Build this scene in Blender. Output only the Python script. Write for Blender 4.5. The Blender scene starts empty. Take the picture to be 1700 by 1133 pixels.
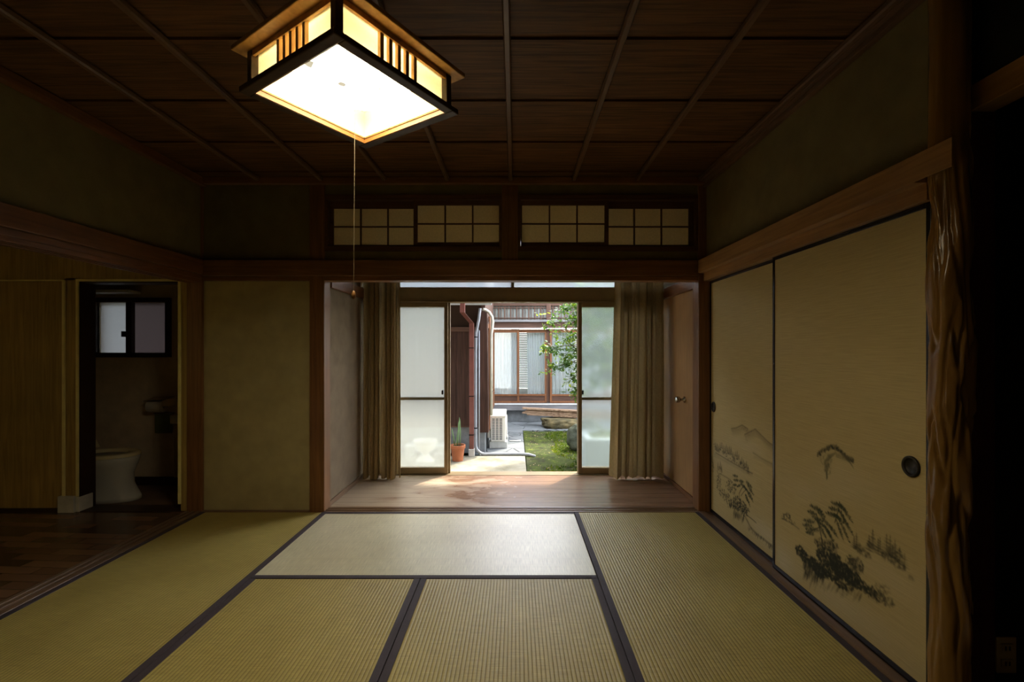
import bpy, bmesh, math, random
import numpy as np
from mathutils import Vector, Matrix, noise, Euler

random.seed(7)
sc = bpy.context.scene
COL = sc.collection
H = 1.185           # eye height
F = 755.6           # focal length in pixels of a 1700 px wide frame (16 mm lens)
PI = math.pi

def gx(u, y): return (u - 855) * y / F
def gz(v, y): return H - (v - 581) * y / F

# ------------------------------------------------------------------ materials
MATS = {}
def new_mat(name):
    m = bpy.data.materials.new(name); m.use_nodes = True
    nt = m.node_tree; nt.nodes.clear()
    out = nt.nodes.new('ShaderNodeOutputMaterial')
    return m, nt, out
def N(nt, t, **kw):
    n = nt.nodes.new(t)
    for k, v in kw.items():
        if k in n.inputs: n.inputs[k].default_value = v
        else: setattr(n, k, v)
    return n
def L(nt, a, b): nt.links.new(a, b)
def rgb(c): return (c[0], c[1], c[2], 1)
def objcoord(nt, scale=(1,1,1), rot=(0,0,0)):
    tc = N(nt, 'ShaderNodeTexCoord'); mp = N(nt, 'ShaderNodeMapping')
    mp.inputs['Scale'].default_value = scale; mp.inputs['Rotation'].default_value = rot
    L(nt, tc.outputs['Object'], mp.inputs['Vector']); return mp.outputs['Vector']
def ramp(nt, fac, stops):
    r = N(nt, 'ShaderNodeValToRGB'); e = r.color_ramp.elements
    while len(e) < len(stops): e.new(.5)
    for i, (p, c) in enumerate(stops): e[i].position = p; e[i].color = rgb(c)
    L(nt, fac, r.inputs['Fac']); return r.outputs['Color']
def bsdf(nt, out, color=None, rough=.6, spec=.3, metal=0.0, normal=None):
    b = N(nt, 'ShaderNodeBsdfPrincipled')
    b.inputs['Roughness'].default_value = rough; b.inputs['Metallic'].default_value = metal
    b.inputs['Specular IOR Level'].default_value = spec
    if color is not None:
        if isinstance(color, tuple): b.inputs['Base Color'].default_value = rgb(color)
        else: L(nt, color, b.inputs['Base Color'])
    if normal is not None: L(nt, normal, b.inputs['Normal'])
    L(nt, b.outputs[0], out.inputs['Surface']); return b
def bumpn(nt, h, strength=.3, dist=.002):
    b = N(nt, 'ShaderNodeBump'); b.inputs['Strength'].default_value = strength; b.inputs['Distance'].default_value = dist
    L(nt, h, b.inputs['Height']); return b.outputs['Normal']

def wood(name, dark, light, axis='z', scale=1.0, rough=.5, spec=.3, bump=.15, contrast=1.0, blot=.25):
    m, nt, out = new_mat(name)
    st = {'x': (.7, 14, 14), 'y': (14, .7, 14), 'z': (14, 14, .7)}[axis]
    v = objcoord(nt, tuple(s * scale for s in st))
    n1 = N(nt, 'ShaderNodeTexNoise'); n1.inputs['Scale'].default_value = 3.2; n1.inputs['Detail'].default_value = 5; n1.inputs['Distortion'].default_value = .8
    L(nt, v, n1.inputs['Vector'])
    w = .22 / contrast
    c = ramp(nt, n1.outputs['Fac'], [(.5 - w, dark), (.5 + w, light)])
    v2 = objcoord(nt, (1.3, 1.3, 1.3))
    n2 = N(nt, 'ShaderNodeTexNoise'); n2.inputs['Scale'].default_value = 1.7; n2.inputs['Detail'].default_value = 3
    L(nt, v2, n2.inputs['Vector'])
    mx = N(nt, 'ShaderNodeMix', data_type='RGBA', blend_type='MULTIPLY'); mx.inputs[0].default_value = 1
    L(nt, c, mx.inputs[6])
    L(nt, ramp(nt, n2.outputs['Fac'], [(.3, (1 - blot,) * 3), (.7, (1 + 0 * blot,) * 3)]), mx.inputs[7])
    bsdf(nt, out, mx.outputs[2], rough, spec, normal=bumpn(nt, n1.outputs['Fac'], bump, .003))
    return m
def plain(name, color, rough=.5, spec=.3, metal=0, var=.12, nscale=9, bump=0.0, bscale=200):
    m, nt, out = new_mat(name)
    v = objcoord(nt)
    n = N(nt, 'ShaderNodeTexNoise'); n.inputs['Scale'].default_value = nscale; n.inputs['Detail'].default_value = 4
    L(nt, v, n.inputs['Vector'])
    c = ramp(nt, n.outputs['Fac'], [(.3, tuple(x * (1 - var) for x in color)), (.7, tuple(min(1, x * (1 + var)) for x in color))])
    nrm = None
    if bump:
        n2 = N(nt, 'ShaderNodeTexNoise'); n2.inputs['Scale'].default_value = bscale; n2.inputs['Detail'].default_value = 3
        L(nt, v, n2.inputs['Vector']); nrm = bumpn(nt, n2.outputs['Fac'], bump, .004)
    bsdf(nt, out, c, rough, spec, metal, nrm); return m

def tatami_mat(name, ribaxis, base, groove, rough=.48, spec=.45, coat=0):
    m, nt, out = new_mat(name)
    v = objcoord(nt)
    sx = N(nt, 'ShaderNodeSeparateXYZ'); L(nt, v, sx.inputs[0])
    a = sx.outputs['Y'] if ribaxis == 'x' else sx.outputs['X']
    mul = N(nt, 'ShaderNodeMath', operation='MULTIPLY'); mul.inputs[1].default_value = PI / .0158; L(nt, a, mul.inputs[0])
    sn = N(nt, 'ShaderNodeMath', operation='SINE'); L(nt, mul.outputs[0], sn.inputs[0])
    ab = N(nt, 'ShaderNodeMath', operation='ABSOLUTE'); L(nt, sn.outputs[0], ab.inputs[0])
    pw = N(nt, 'ShaderNodeMath', operation='POWER'); pw.inputs[1].default_value = .55; L(nt, ab.outputs[0], pw.inputs[0])
    rush = N(nt, 'ShaderNodeTexNoise'); rush.inputs['Scale'].default_value = 1; rush.inputs['Detail'].default_value = 2
    L(nt, objcoord(nt, (12, 330, 1) if ribaxis == 'y' else (330, 12, 1)), rush.inputs['Vector'])
    big = N(nt, 'ShaderNodeTexNoise'); big.inputs['Scale'].default_value = 2.3; big.inputs['Detail'].default_value = 5
    L(nt, v, big.inputs['Vector'])
    c1 = ramp(nt, pw.outputs[0], [(.15, groove), (.85, base)])
    mx = N(nt, 'ShaderNodeMix', data_type='RGBA', blend_type='MULTIPLY'); mx.inputs[0].default_value = 1
    L(nt, c1, mx.inputs[6]); L(nt, ramp(nt, rush.outputs['Fac'], [(.25, (.74, .74, .70)), (.75, (1.12, 1.12, 1.12))]), mx.inputs[7])
    m2 = N(nt, 'ShaderNodeMix', data_type='RGBA', blend_type='MULTIPLY'); m2.inputs[0].default_value = 1
    L(nt, mx.outputs[2], m2.inputs[6]); L(nt, ramp(nt, big.outputs['Fac'], [(.3, (.86, .83, .78)), (.7, (1.05, 1.05, 1.05))]), m2.inputs[7])
    b = bsdf(nt, out, m2.outputs[2], rough, spec, normal=bumpn(nt, pw.outputs[0], .75, .0022))
    b.inputs['Coat Weight'].default_value = coat; b.inputs['Coat Roughness'].default_value = .42; return m

def frosted(name, tint=(.82, .86, .87), rough=.22, trans=.42):
    m, nt, out = new_mat(name)
    t = N(nt, 'ShaderNodeBsdfTranslucent'); t.inputs['Color'].default_value = rgb(tint)
    r = N(nt, 'ShaderNodeBsdfRefraction'); r.inputs['IOR'].default_value = 1.15; r.inputs['Roughness'].default_value = rough; r.inputs['Color'].default_value = (.95, .97, .97, 1)
    g = N(nt, 'ShaderNodeBsdfGlossy'); g.inputs['Roughness'].default_value = .25
    v = objcoord(nt); n = N(nt, 'ShaderNodeTexNoise'); n.inputs['Scale'].default_value = 160; L(nt, v, n.inputs['Vector'])
    L(nt, ramp(nt, n.outputs['Fac'], [(.3, tuple(x * .96 for x in tint)), (.7, tint)]), t.inputs['Color'])
    a = N(nt, 'ShaderNodeMixShader'); a.inputs[0].default_value = trans
    L(nt, t.outputs[0], a.inputs[1]); L(nt, r.outputs[0], a.inputs[2])
    b = N(nt, 'ShaderNodeMixShader'); b.inputs[0].default_value = .04
    L(nt, a.outputs[0], b.inputs[1]); L(nt, g.outputs[0], b.inputs[2])
    L(nt, b.outputs[0], out.inputs['Surface']); return m
def clear_glass(name):
    m, nt, out = new_mat(name)
    t = N(nt, 'ShaderNodeBsdfTransparent'); t.inputs['Color'].default_value = (.93, .96, .97, 1)
    g = N(nt, 'ShaderNodeBsdfGlossy'); g.inputs['Roughness'].default_value = .02
    fr = N(nt, 'ShaderNodeFresnel'); fr.inputs['IOR'].default_value = 1.5
    a = N(nt, 'ShaderNodeMixShader'); L(nt, fr.outputs[0], a.inputs[0]); L(nt, t.outputs[0], a.inputs[1]); L(nt, g.outputs[0], a.inputs[2])
    L(nt, a.outputs[0], out.inputs['Surface']); return m
def sheer(name, color, transl=.5, transp=0.0, grain=60, var=.1, axis=(1, 1, 1)):
    m, nt, out = new_mat(name)
    v = objcoord(nt, axis); n = N(nt, 'ShaderNodeTexNoise'); n.inputs['Scale'].default_value = grain; n.inputs['Detail'].default_value = 4; L(nt, v, n.inputs['Vector'])
    c = ramp(nt, n.outputs['Fac'], [(.3, tuple(x * (1 - var) for x in color)), (.7, tuple(min(1, x * (1 + var)) for x in color))])
    d = N(nt, 'ShaderNodeBsdfDiffuse'); t = N(nt, 'ShaderNodeBsdfTranslucent'); L(nt, c, d.inputs[0]); L(nt, c, t.inputs[0])
    a = N(nt, 'ShaderNodeMixShader'); a.inputs[0].default_value = transl; L(nt, d.outputs[0], a.inputs[1]); L(nt, t.outputs[0], a.inputs[2])
    last = a
    if transp:
        tr = N(nt, 'ShaderNodeBsdfTransparent'); b = N(nt, 'ShaderNodeMixShader'); b.inputs[0].default_value = transp
        L(nt, a.outputs[0], b.inputs[1]); L(nt, tr.outputs[0], b.inputs[2]); last = b
    L(nt, last.outputs[0], out.inputs['Surface']); return m
def emit(name, color, s):
    m, nt, out = new_mat(name); e = N(nt, 'ShaderNodeEmission'); e.inputs[0].default_value = rgb(color); e.inputs[1].default_value = s
    L(nt, e.outputs[0], out.inputs['Surface']); return m
def painted_paper(name):
    m, nt, out = new_mat(name)
    at = N(nt, 'ShaderNodeAttribute'); at.attribute_name = 'ink'
    v = objcoord(nt, (1, 7, 260)); n = N(nt, 'ShaderNodeTexNoise'); n.inputs['Scale'].default_value = 1.0; n.inputs['Detail'].default_value = 4; L(nt, v, n.inputs['Vector'])
    mx = N(nt, 'ShaderNodeMix', data_type='RGBA', blend_type='MULTIPLY'); mx.inputs[0].default_value = 1
    L(nt, at.outputs['Color'], mx.inputs[6]); L(nt, ramp(nt, n.outputs['Fac'], [(.3, (.88, .87, .84)), (.7, (1.06, 1.06, 1.06))]), mx.inputs[7])
    bsdf(nt, out, mx.outputs[2], .75, .15, normal=bumpn(nt, n.outputs['Fac'], .12, .001)); return m
def engawa_mat(name):
    m, nt, out = new_mat(name)
    v = objcoord(nt)
    sx = N(nt, 'ShaderNodeSeparateXYZ'); L(nt, v, sx.inputs[0])
    g = N(nt, 'ShaderNodeTexNoise'); g.inputs['Scale'].default_value = 2.5; g.inputs['Detail'].default_value = 6; g.inputs['Distortion'].default_value = .7
    L(nt, objcoord(nt, (.8, 16, 1)), g.inputs['Vector'])
    c = ramp(nt, g.outputs['Fac'], [(.3, (.19, .105, .06)), (.7, (.34, .20, .12))])
    # worn, bleached patches, with the soft sun patch painted in
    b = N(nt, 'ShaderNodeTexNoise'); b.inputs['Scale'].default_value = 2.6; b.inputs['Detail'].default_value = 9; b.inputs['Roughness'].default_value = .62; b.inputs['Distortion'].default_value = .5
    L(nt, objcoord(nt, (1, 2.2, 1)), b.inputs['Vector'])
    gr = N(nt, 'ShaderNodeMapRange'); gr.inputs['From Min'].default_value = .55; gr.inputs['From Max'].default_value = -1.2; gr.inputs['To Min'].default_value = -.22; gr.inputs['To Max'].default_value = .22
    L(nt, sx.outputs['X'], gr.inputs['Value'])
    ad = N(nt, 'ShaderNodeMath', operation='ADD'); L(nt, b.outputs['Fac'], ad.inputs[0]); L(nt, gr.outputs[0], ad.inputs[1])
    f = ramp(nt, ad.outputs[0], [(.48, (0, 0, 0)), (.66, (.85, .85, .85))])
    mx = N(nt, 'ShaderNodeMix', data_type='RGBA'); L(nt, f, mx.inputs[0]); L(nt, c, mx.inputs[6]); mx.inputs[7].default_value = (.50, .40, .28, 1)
    # plank gaps
    pl = N(nt, 'ShaderNodeMath', operation='MULTIPLY'); pl.inputs[1].default_value = 1 / .113; L(nt, sx.outputs['Y'], pl.inputs[0])
    fr = N(nt, 'ShaderNodeMath', operation='FRACT'); L(nt, pl.outputs[0], fr.inputs[0])
    lt = N(nt, 'ShaderNodeMath', operation='LESS_THAN'); lt.inputs[1].default_value = .025; L(nt, fr.outputs[0], lt.inputs[0])
    m2 = N(nt, 'ShaderNodeMix', data_type='RGBA'); L(nt, lt.outputs[0], m2.inputs[0]); L(nt, mx.outputs[2], m2.inputs[6]); m2.inputs[7].default_value = (.05, .025, .015, 1)
    bs = bsdf(nt, out, m2.outputs[2], .34, .5, normal=bumpn(nt, g.outputs['Fac'], .12, .002))
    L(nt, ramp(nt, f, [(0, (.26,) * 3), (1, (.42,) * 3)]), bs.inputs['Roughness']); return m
def parquet(name):  # dark and pale blocks
    m, nt, out = new_mat(name)
    v = objcoord(nt, (1, 1, 1), (0, 0, .06))
    br = N(nt, 'ShaderNodeTexBrick'); L(nt, v, br.inputs['Vector'])
    br.inputs['Color1'].default_value = (.20, .105, .055, 1); br.inputs['Color2'].default_value = (.035, .018, .011, 1); br.inputs['Mortar'].default_value = (.03, .015, .01, 1)
    br.inputs['Scale'].default_value = 1; br.inputs['Mortar Size'].default_value = .002; br.inputs['Bias'].default_value = -.2
    br.inputs['Brick Width'].default_value = .30; br.inputs['Row Height'].default_value = .075
    bsdf(nt, out, br.outputs['Color'], .25, .5); return m
def stone(name, c1, c2, c3=None, scale=6, bump=.6, bscale=30, rough=.85):
    m, nt, out = new_mat(name); v = objcoord(nt)
    n = N(nt, 'ShaderNodeTexNoise'); n.inputs['Scale'].default_value = scale; n.inputs['Detail'].default_value = 8; n.inputs['Roughness'].default_value = .65; L(nt, v, n.inputs['Vector'])
    st = [(.32, c1), (.62, c2)] + ([(.72, c3)] if c3 else [])
    n2 = N(nt, 'ShaderNodeTexNoise'); n2.inputs['Scale'].default_value = bscale; n2.inputs['Detail'].default_value = 5; L(nt, v, n2.inputs['Vector'])
    bsdf(nt, out, ramp(nt, n.outputs['Fac'], st), rough, .2, normal=bumpn(nt, n2.outputs['Fac'], bump, .01)); return m
def flagstone(name):
    m, nt, out = new_mat(name); v = objcoord(nt)
    vo = N(nt, 'ShaderNodeTexVoronoi', feature='DISTANCE_TO_EDGE'); vo.inputs['Scale'].default_value = 2.6; L(nt, v, vo.inputs['Vector'])
    vc = N(nt, 'ShaderNodeTexVoronoi'); vc.inputs['Scale'].default_value = 2.6; L(nt, v, vc.inputs['Vector'])
    bw = N(nt, 'ShaderNodeSeparateColor'); L(nt, vc.outputs['Color'], bw.inputs[0])
    n = N(nt, 'ShaderNodeTexNoise'); n.inputs['Scale'].default_value = 9; n.inputs['Detail'].default_value = 6; L(nt, v, n.inputs['Vector'])
    ad = N(nt, 'ShaderNodeMath', operation='ADD'); L(nt, bw.outputs[0], ad.inputs[0]); L(nt, n.outputs['Fac'], ad.inputs[1])
    c = ramp(nt, ad.outputs[0], [(.3, (.065, .078, .085)), (1.0, (.165, .18, .185))])
    e = ramp(nt, vo.outputs['Distance'], [(.012, (.3,) * 3), (.03, (1,) * 3)])
    mx = N(nt, 'ShaderNodeMix', data_type='RGBA', blend_type='MULTIPLY'); mx.inputs[0].default_value = 1; L(nt, c, mx.inputs[6]); L(nt, e, mx.inputs[7])
    bsdf(nt, out, mx.outputs[2], .7, .3, normal=bumpn(nt, e, .4, .006)); return m
def leafmat(name, c1, c2, c3):
    m, nt, out = new_mat(name); v = objcoord(nt)
    n = N(nt, 'ShaderNodeTexNoise'); n.inputs['Scale'].default_value = 7; n.inputs['Detail'].default_value = 4; L(nt, v, n.inputs['Vector'])
    c = ramp(nt, n.outputs['Fac'], [(.35, c1), (.55, c2), (.7, c3)])
    d = N(nt, 'ShaderNodeBsdfPrincipled'); d.inputs['Roughness'].default_value = .35; L(nt, c, d.inputs['Base Color'])
    t = N(nt, 'ShaderNodeBsdfTranslucent'); L(nt, c, t.inputs[0])
    mxc = N(nt, 'ShaderNodeMix', data_type='RGBA', blend_type='MULTIPLY'); mxc.inputs[0].default_value = 1; L(nt, c, mxc.inputs[6]); mxc.inputs[7].default_value = (2.2, 2.0, .8, 1); L(nt, mxc.outputs[2], t.inputs[0])
    a = N(nt, 'ShaderNodeMixShader'); a.inputs[0].default_value = .45; L(nt, d.outputs[0], a.inputs[1]); L(nt, t.outputs[0], a.inputs[2]); L(nt, a.outputs[0], out.inputs['Surface']); return m

M = dict(
    post=wood('hinoki_post', (.15, .062, .02), (.26, .115, .04), 'z', rough=.4, spec=.4),
    beam_x=wood('beam_wood_x', (.17, .07, .022), (.27, .12, .042), 'x', rough=.42, spec=.4),
    beam_y=wood('beam_wood_y', (.28, .14, .045), (.44, .235, .08), 'y', rough=.42, spec=.4),
    beam_yl=wood('beam_wood_left', (.14, .055, .018), (.24, .10, .034), 'y', rough=.42, spec=.4),
    sill=wood('sill_wood', (.15, .085, .045), (.27, .16, .09), 'x', rough=.35, spec=.5),
    sill_y=wood('sill_wood_y', (.13, .075, .042), (.22, .13, .075), 'y', rough=.35, spec=.5),
    ceil=wood('ceiling_cedar', (.075, .035, .012), (.19, .09, .032), 'x', scale=1.2, rough=.5, spec=.15, contrast=1.3, bump=.3),
    batten=wood('batten_wood', (.12, .06, .028), (.18, .095, .045), 'y', rough=.4, spec=.4),
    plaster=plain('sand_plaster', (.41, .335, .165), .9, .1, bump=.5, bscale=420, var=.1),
    plaster_up=plain('sand_plaster_shaded', (.185, .145, .06), .9, .1, bump=.5, bscale=420, var=.1),  # same plaster in a darker colour, upper-wall shade painted in
    plaster_grey=plain('veranda_plaster', (.20, .152, .10), .9, .1, bump=.6, bscale=300, var=.12),
    tatami_x=tatami_mat('rush_weave_window_glare', 'x', (.86, .80, .57), (.64, .575, .38), .32, .9, .8),  # pale window glare on the crosswise ribs painted into the colour
    tatami_y=tatami_mat('rush_weave', 'y', (.48, .385, .118), (.27, .20, .05)),
    heri=plain('dark_cloth_edge', (.052, .04, .048), .7, .3, var=.15, bump=.3, bscale=900),
    engawa=engawa_mat('worn_planks_painted_sun'),
    lacquer=plain('black_lacquer', (.012, .010, .011), .25, .5),
    paper=painted_paper('painted_fusuma_paper'),
    pull=plain('dark_bronze', (.03, .025, .02), .45, .5, metal=.6),
    shoji=sheer('shoji_paper', (.70, .56, .33), .5, grain=90, var=.06),
    shoji_wood=wood('shoji_bars', (.09, .04, .017), (.15, .066, .028), 'x', rough=.5),
    knot=wood('gnarled_polished', (.15, .072, .014), (.30, .155, .033), 'z', scale=.45, rough=.24, spec=.42, bump=.05, contrast=1.0),
    darkred=wood('dark_red_timber', (.06, .014, .010), (.10, .025, .016), 'z', rough=.5),
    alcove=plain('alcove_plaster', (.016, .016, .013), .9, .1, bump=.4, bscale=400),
    outlet=plain('ivory_plastic', (.45, .40, .26), .4, .4),
    dark=plain('black_slot', (.006, .006, .006), .6, .1),
    bronze=plain('bronze_aluminium', (.30, .225, .125), .38, .4, metal=.35),
    bronze_d=plain('bronze_aluminium_dark', (.27, .20, .105), .4, .4, metal=.3),
    steel=plain('steel', (.5, .48, .45), .25, .5, metal=1),
    frost=frosted('frosted_glass', (.98, .97, .90), .16, .84),  # sunlit haze of this side put into the pale tint
    frost_r=frosted('frosted_glass_clearer_shaded', (.62, .68, .66), .22, .90),  # same glass, tinted darker for the tree's shade
    frost_t=frosted('hammered_glass', (.72, .80, .86), .12, .6),
    frost_w=frosted('small_window_glass', (.33, .34, .345), .3, .02),
    frost_h=frosted('added_hall_window_glass', (.50, .40, .20), .3, .02),
    frost_w2=frosted('small_window_glass_dim', (.15, .13, .13), .3, .01),
    drape=sheer('gold_brown_drape', (.31, .215, .10), .22, grain=70, var=.2, axis=(6, 6, .6)),
    vdoor=wood('veranda_door_veneer', (.27, .14, .05), (.40, .22, .085), 'z', scale=1.6, rough=.42, spec=.4),
    panel=wood('hall_panel', (.33, .22, .065), (.48, .33, .10), 'z', rough=.55, contrast=1.4),
    paletrim=plain('pale_yellow_trim', (.78, .68, .30), .5, .3),
    jamb=plain('dark_brown_jamb', (.03, .013, .006), .5, .3),
    block=plain('white_block', (.55, .53, .50), .7, .2, var=.2),
    parquet=parquet('parquet'),
    twall=plain('toilet_wall', (.66, .52, .36), .9, .1, bump=.3, bscale=300),
    tfloor=plain('toilet_floor', (.16, .10, .065), .6, .3),
    porcelain=plain('porcelain', (.62, .60, .54), .12, .6, var=.04),
    seat=plain('ivory_seat', (.72, .62, .36), .25, .5, var=.04),
    towel=plain('olive_towel', (.17, .20, .06), .95, .1, bump=.6, bscale=500),
    tissue=plain('tissue_paper', (.6, .56, .5), .9, .1),
    lampwood=wood('lamp_wood', (.42, .22, .06), (.60, .34, .11), 'z', rough=.5),
    lampdark=wood('lamp_dark_wood', (.05, .026, .010), (.085, .046, .018), 'x', rough=.5),
    lip=plain('orange_lip', (.16, .062, .012), .5, .2),
    lamppaper=sheer('lamp_paper', (.86, .80, .62), .66, grain=120, var=.05),
    tube=emit('fluorescent', (1.0, .89, .64), 52),
    white=plain('white_enamel', (.85, .83, .76), .4, .4, var=.03),
    cord=plain('pull_cord', (.22, .17, .10), .7, .2),
    knob=wood('turned_knob', (.20, .09, .03), (.32, .15, .05), 'z', rough=.3),
    concrete=stone('bleached_concrete', (.17, .155, .10), (.34, .32, .255), (.44, .425, .37), 2.6, .35, 60),
    flag=flagstone('slate_paving'),
    moss=stone('moss_ground', (.016, .014, .008), (.060, .085, .009), (.18, .21, .014), 7.5, 1.4, 55),
    found=stone('grey_foundation', (.15, .16, .165), (.25, .265, .275), None, 5, .2, 80),
    browndark=wood('stained_boarding', (.035, .015, .010), (.095, .044, .030), 'z', scale=.8, rough=.7, contrast=1.2),
    house_x=wood('house_timber_x', (.07, .034, .022), (.135, .07, .047), 'x', rough=.7),
    house_z=wood('house_timber_z', (.085, .042, .028), (.16, .085, .058), 'z', rough=.7),
    orange_x=wood('sash_timber_x', (.17, .065, .025), (.27, .11, .045), 'x', rough=.6),
    orange_z=wood('sash_timber_z', (.17, .065, .025), (.27, .11, .045), 'z', rough=.6),
    greywood=wood('weathered_sill', (.19, .18, .18), (.32, .31, .32), 'x', rough=.8),
    rail=plain('white_rail', (.75, .75, .74), .5, .4),
    lattice=plain('ranma_backing', (.25, .26, .24), .8, .2),
    glass=clear_glass('window_glass'),
    lace=sheer('lace_curtain', (.90, .94, .97), .30, transp=.10, grain=40, var=.1, axis=(4, 4, .5)),
    inside=plain('dim_interior', (.34, .34, .32), .9, .1),
    blind=plain('pale_blind', (.50, .50, .46), .9, .1),
    pipe_red=plain('red_brown_pipe', (.165, .056, .044), .4, .4),
    pipe_grey=plain('grey_conduit', (.36, .38, .42), .4, .4),
    duct=plain('cream_duct', (.60, .57, .48), .4, .4),
    gutter=plain('pale_gutter', (.55, .60, .68), .3, .5),
    sheet=frosted('canopy_sheet', (.55, .60, .66), .3, .3),
    ac=plain('ac_enamel', (.80, .77, .69), .4, .4, var=.03),
    grille=plain('dark_fins', (.010, .013, .022), .5, .3),
    cblock=stone('pale_block', (.5, .5, .46), (.66, .66, .62), None, 8, .2, 80),
    terracotta=plain('terracotta', (.36, .125, .058), .8, .2, var=.15),
    soil=plain('soil', (.05, .035, .025), .95, .1, bump=.8, bscale=60),
    stem=plain('leaf_spear', (.15, .25, .10), .5, .3, var=.25, nscale=20),
    rock1=stone('lichen_rock', (.03, .032, .02), (.16, .125, .06), (.34, .18, .06), 4, .9, 18),
    rock2=stone('grey_rock', (.022, .028, .018), (.085, .095, .065), (.17, .18, .14), 6, .9, 20),
    trough=stone('grey_granite', (.22, .25, .26), (.32, .36, .36), (.45, .48, .48), 4, .5, 60),
    board=wood('weathered_board', (.20, .12, .075), (.52, .35, .23), 'x', scale=1.4, rough=.85, contrast=1.5, bump=.5),
    bark=stone('bark', (.06, .045, .03), (.14, .11, .08), None, 14, .9, 40),
    tuft=leafmat('grass_tufts', (.035, .07, .010), (.08, .125, .012), (.16, .20, .016)),
    leaf=leafmat('glossy_leaves', (.022, .06, .014), (.07, .15, .025), (.30, .38, .035)),
    litter=plain('dry_leaves', (.42, .30, .21), .9, .1, var=.4, nscale=3),
    ivory=plain('pale_ceramic', (.72, .68, .60), .6, .3, var=.05),
    roof=plain('grey_roof', (.10, .10, .11), .7, .2),
    lattice_room=plain('lattice_room', (.4, .38, .3), .9, .1),
)

# ------------------------------------------------------------------ mesh builder
ORIG = {}
class MB:
    def __init__(s): s.bm = bmesh.new(); s.mx = None
    def _v(s, p):
        p = Vector(p)
        return s.bm.verts.new(s.mx @ p if s.mx is not None else p)
    def hexa(s, pts):
        v = [s._v(p) for p in pts]
        for f in ((0, 3, 2, 1), (4, 5, 6, 7), (0, 1, 5, 4), (1, 2, 6, 5), (2, 3, 7, 6), (3, 0, 4, 7)):
            s.bm.faces.new([v[i] for i in f])
        return s
    def box(s, x0, x1, y0, y1, z0, z1):
        return s.hexa([(x0, y0, z0), (x1, y0, z0), (x1, y1, z0), (x0, y1, z0), (x0, y0, z1), (x1, y0, z1), (x1, y1, z1), (x0, y1, z1)])
    def poly(s, pts):
        s.bm.faces.new([s._v(p) for p in pts]); return s
    def ring(s, c, r, n, a, b):
        return [s._v(Vector(c) + a * (r * math.cos(2 * PI * i / n)) + b * (r * math.sin(2 * PI * i / n))) for i in range(n)]
    def tube(s, pts, r, n=10, caps=True):
        pts = [Vector(p) for p in pts]; rs = r if isinstance(r, (list, tuple)) else [r] * len(pts)
        prev = None; up = None; first = None
        for i, p in enumerate(pts):
            d = (pts[min(i + 1, len(pts) - 1)] - pts[max(i - 1, 0)]).normalized()
            if up is None:
                up = Vector((0, 0, 1)) if abs(d.z) < .9 else Vector((1, 0, 0))
            a = (up - d * up.dot(d)).normalized(); b = d.cross(a); up = a
            rg = s.ring(p, rs[i], n, a, b)
            if prev:
                for k in range(n): s.bm.faces.new((prev[k], prev[(k + 1) % n], rg[(k + 1) % n], rg[k]))
            else: first = rg
            prev = rg
        if caps:
            s.bm.faces.new(list(reversed(first))); s.bm.faces.new(prev)
        return s
    def lathe(s, prof, c=(0, 0, 0), n=32, closed=False, sx=1, sy=1):
        prev = None; c = Vector(c)
        for r, z in prof:
            rg = [s._v((c.x + sx * max(r, 1e-4) * math.cos(2 * PI * i / n), c.y + sy * max(r, 1e-4) * math.sin(2 * PI * i / n), c.z + z)) for i in range(n)]
            if prev:
                for k in range(n): s.bm.faces.new((prev[k], prev[(k + 1) % n], rg[(k + 1) % n], rg[k]))
            prev = rg
        return s
    def torus(s, c, R, r, n=48, m=10):
        c = Vector(c); rows = []
        for i in range(n):
            a = 2 * PI * i / n
            rows.append([s._v(c + Vector(((R + r * math.cos(2 * PI * j / m)) * math.cos(a), (R + r * math.cos(2 * PI * j / m)) * math.sin(a), r * math.sin(2 * PI * j / m)))) for j in range(m)])
        for i in range(n):
            for j in range(m): s.bm.faces.new((rows[i][j], rows[(i + 1) % n][j], rows[(i + 1) % n][(j + 1) % m], rows[i][(j + 1) % m]))
        return s
    def disc(s, c, a, b, n=24):
        c = Vector(c); a = Vector(a); b = Vector(b)
        s.bm.faces.new([s._v(c + a * math.cos(2 * PI * i / n) + b * math.sin(2 * PI * i / n)) for i in range(n)]); return s
    def prism(s, loop, d):
        d = Vector(d); a = [s._v(p) for p in loop]; b = [s._v(Vector(p) + d) for p in loop]; n = len(a)
        s.bm.faces.new(list(reversed(a))); s.bm.faces.new(b)
        for i in range(n): s.bm.faces.new((a[i], a[(i + 1) % n], b[(i + 1) % n], b[i]))
        return s
    def build(s, name, mat, parent=None, smooth=False, bevel=0.0, seg=2, solid=0.0, origin=None, recalc=True):
        bm = s.bm
        if recalc: bmesh.ops.recalc_face_normals(bm, faces=bm.faces)
        if parent is not None: o0 = ORIG[parent.name]
        elif origin is not None: o0 = Vector(origin)
        else:
            xs = [v.co for v in bm.verts]
            o0 = Vector(((min(p.x for p in xs) + max(p.x for p in xs)) / 2, (min(p.y for p in xs) + max(p.y for p in xs)) / 2, min(p.z for p in xs)))
        for v in bm.verts: v.co -= o0
        me = bpy.data.meshes.new(name); bm.to_mesh(me); bm.free()
        me.materials.append(mat)
        if smooth: me.polygons.foreach_set('use_smooth', [True] * len(me.polygons))
        o = bpy.data.objects.new(name, me); COL.objects.link(o)
        if parent is not None: o.parent = parent
        else: o.location = o0
        ORIG[o.name] = o0
        if solid:
            md = o.modifiers.new('s', 'SOLIDIFY'); md.thickness = solid; md.offset = 0
        if bevel:
            md = o.modifiers.new('b', 'BEVEL'); md.width = bevel; md.segments = seg; md.limit_method = 'ANGLE'; md.angle_limit = .6
        return o
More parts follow.
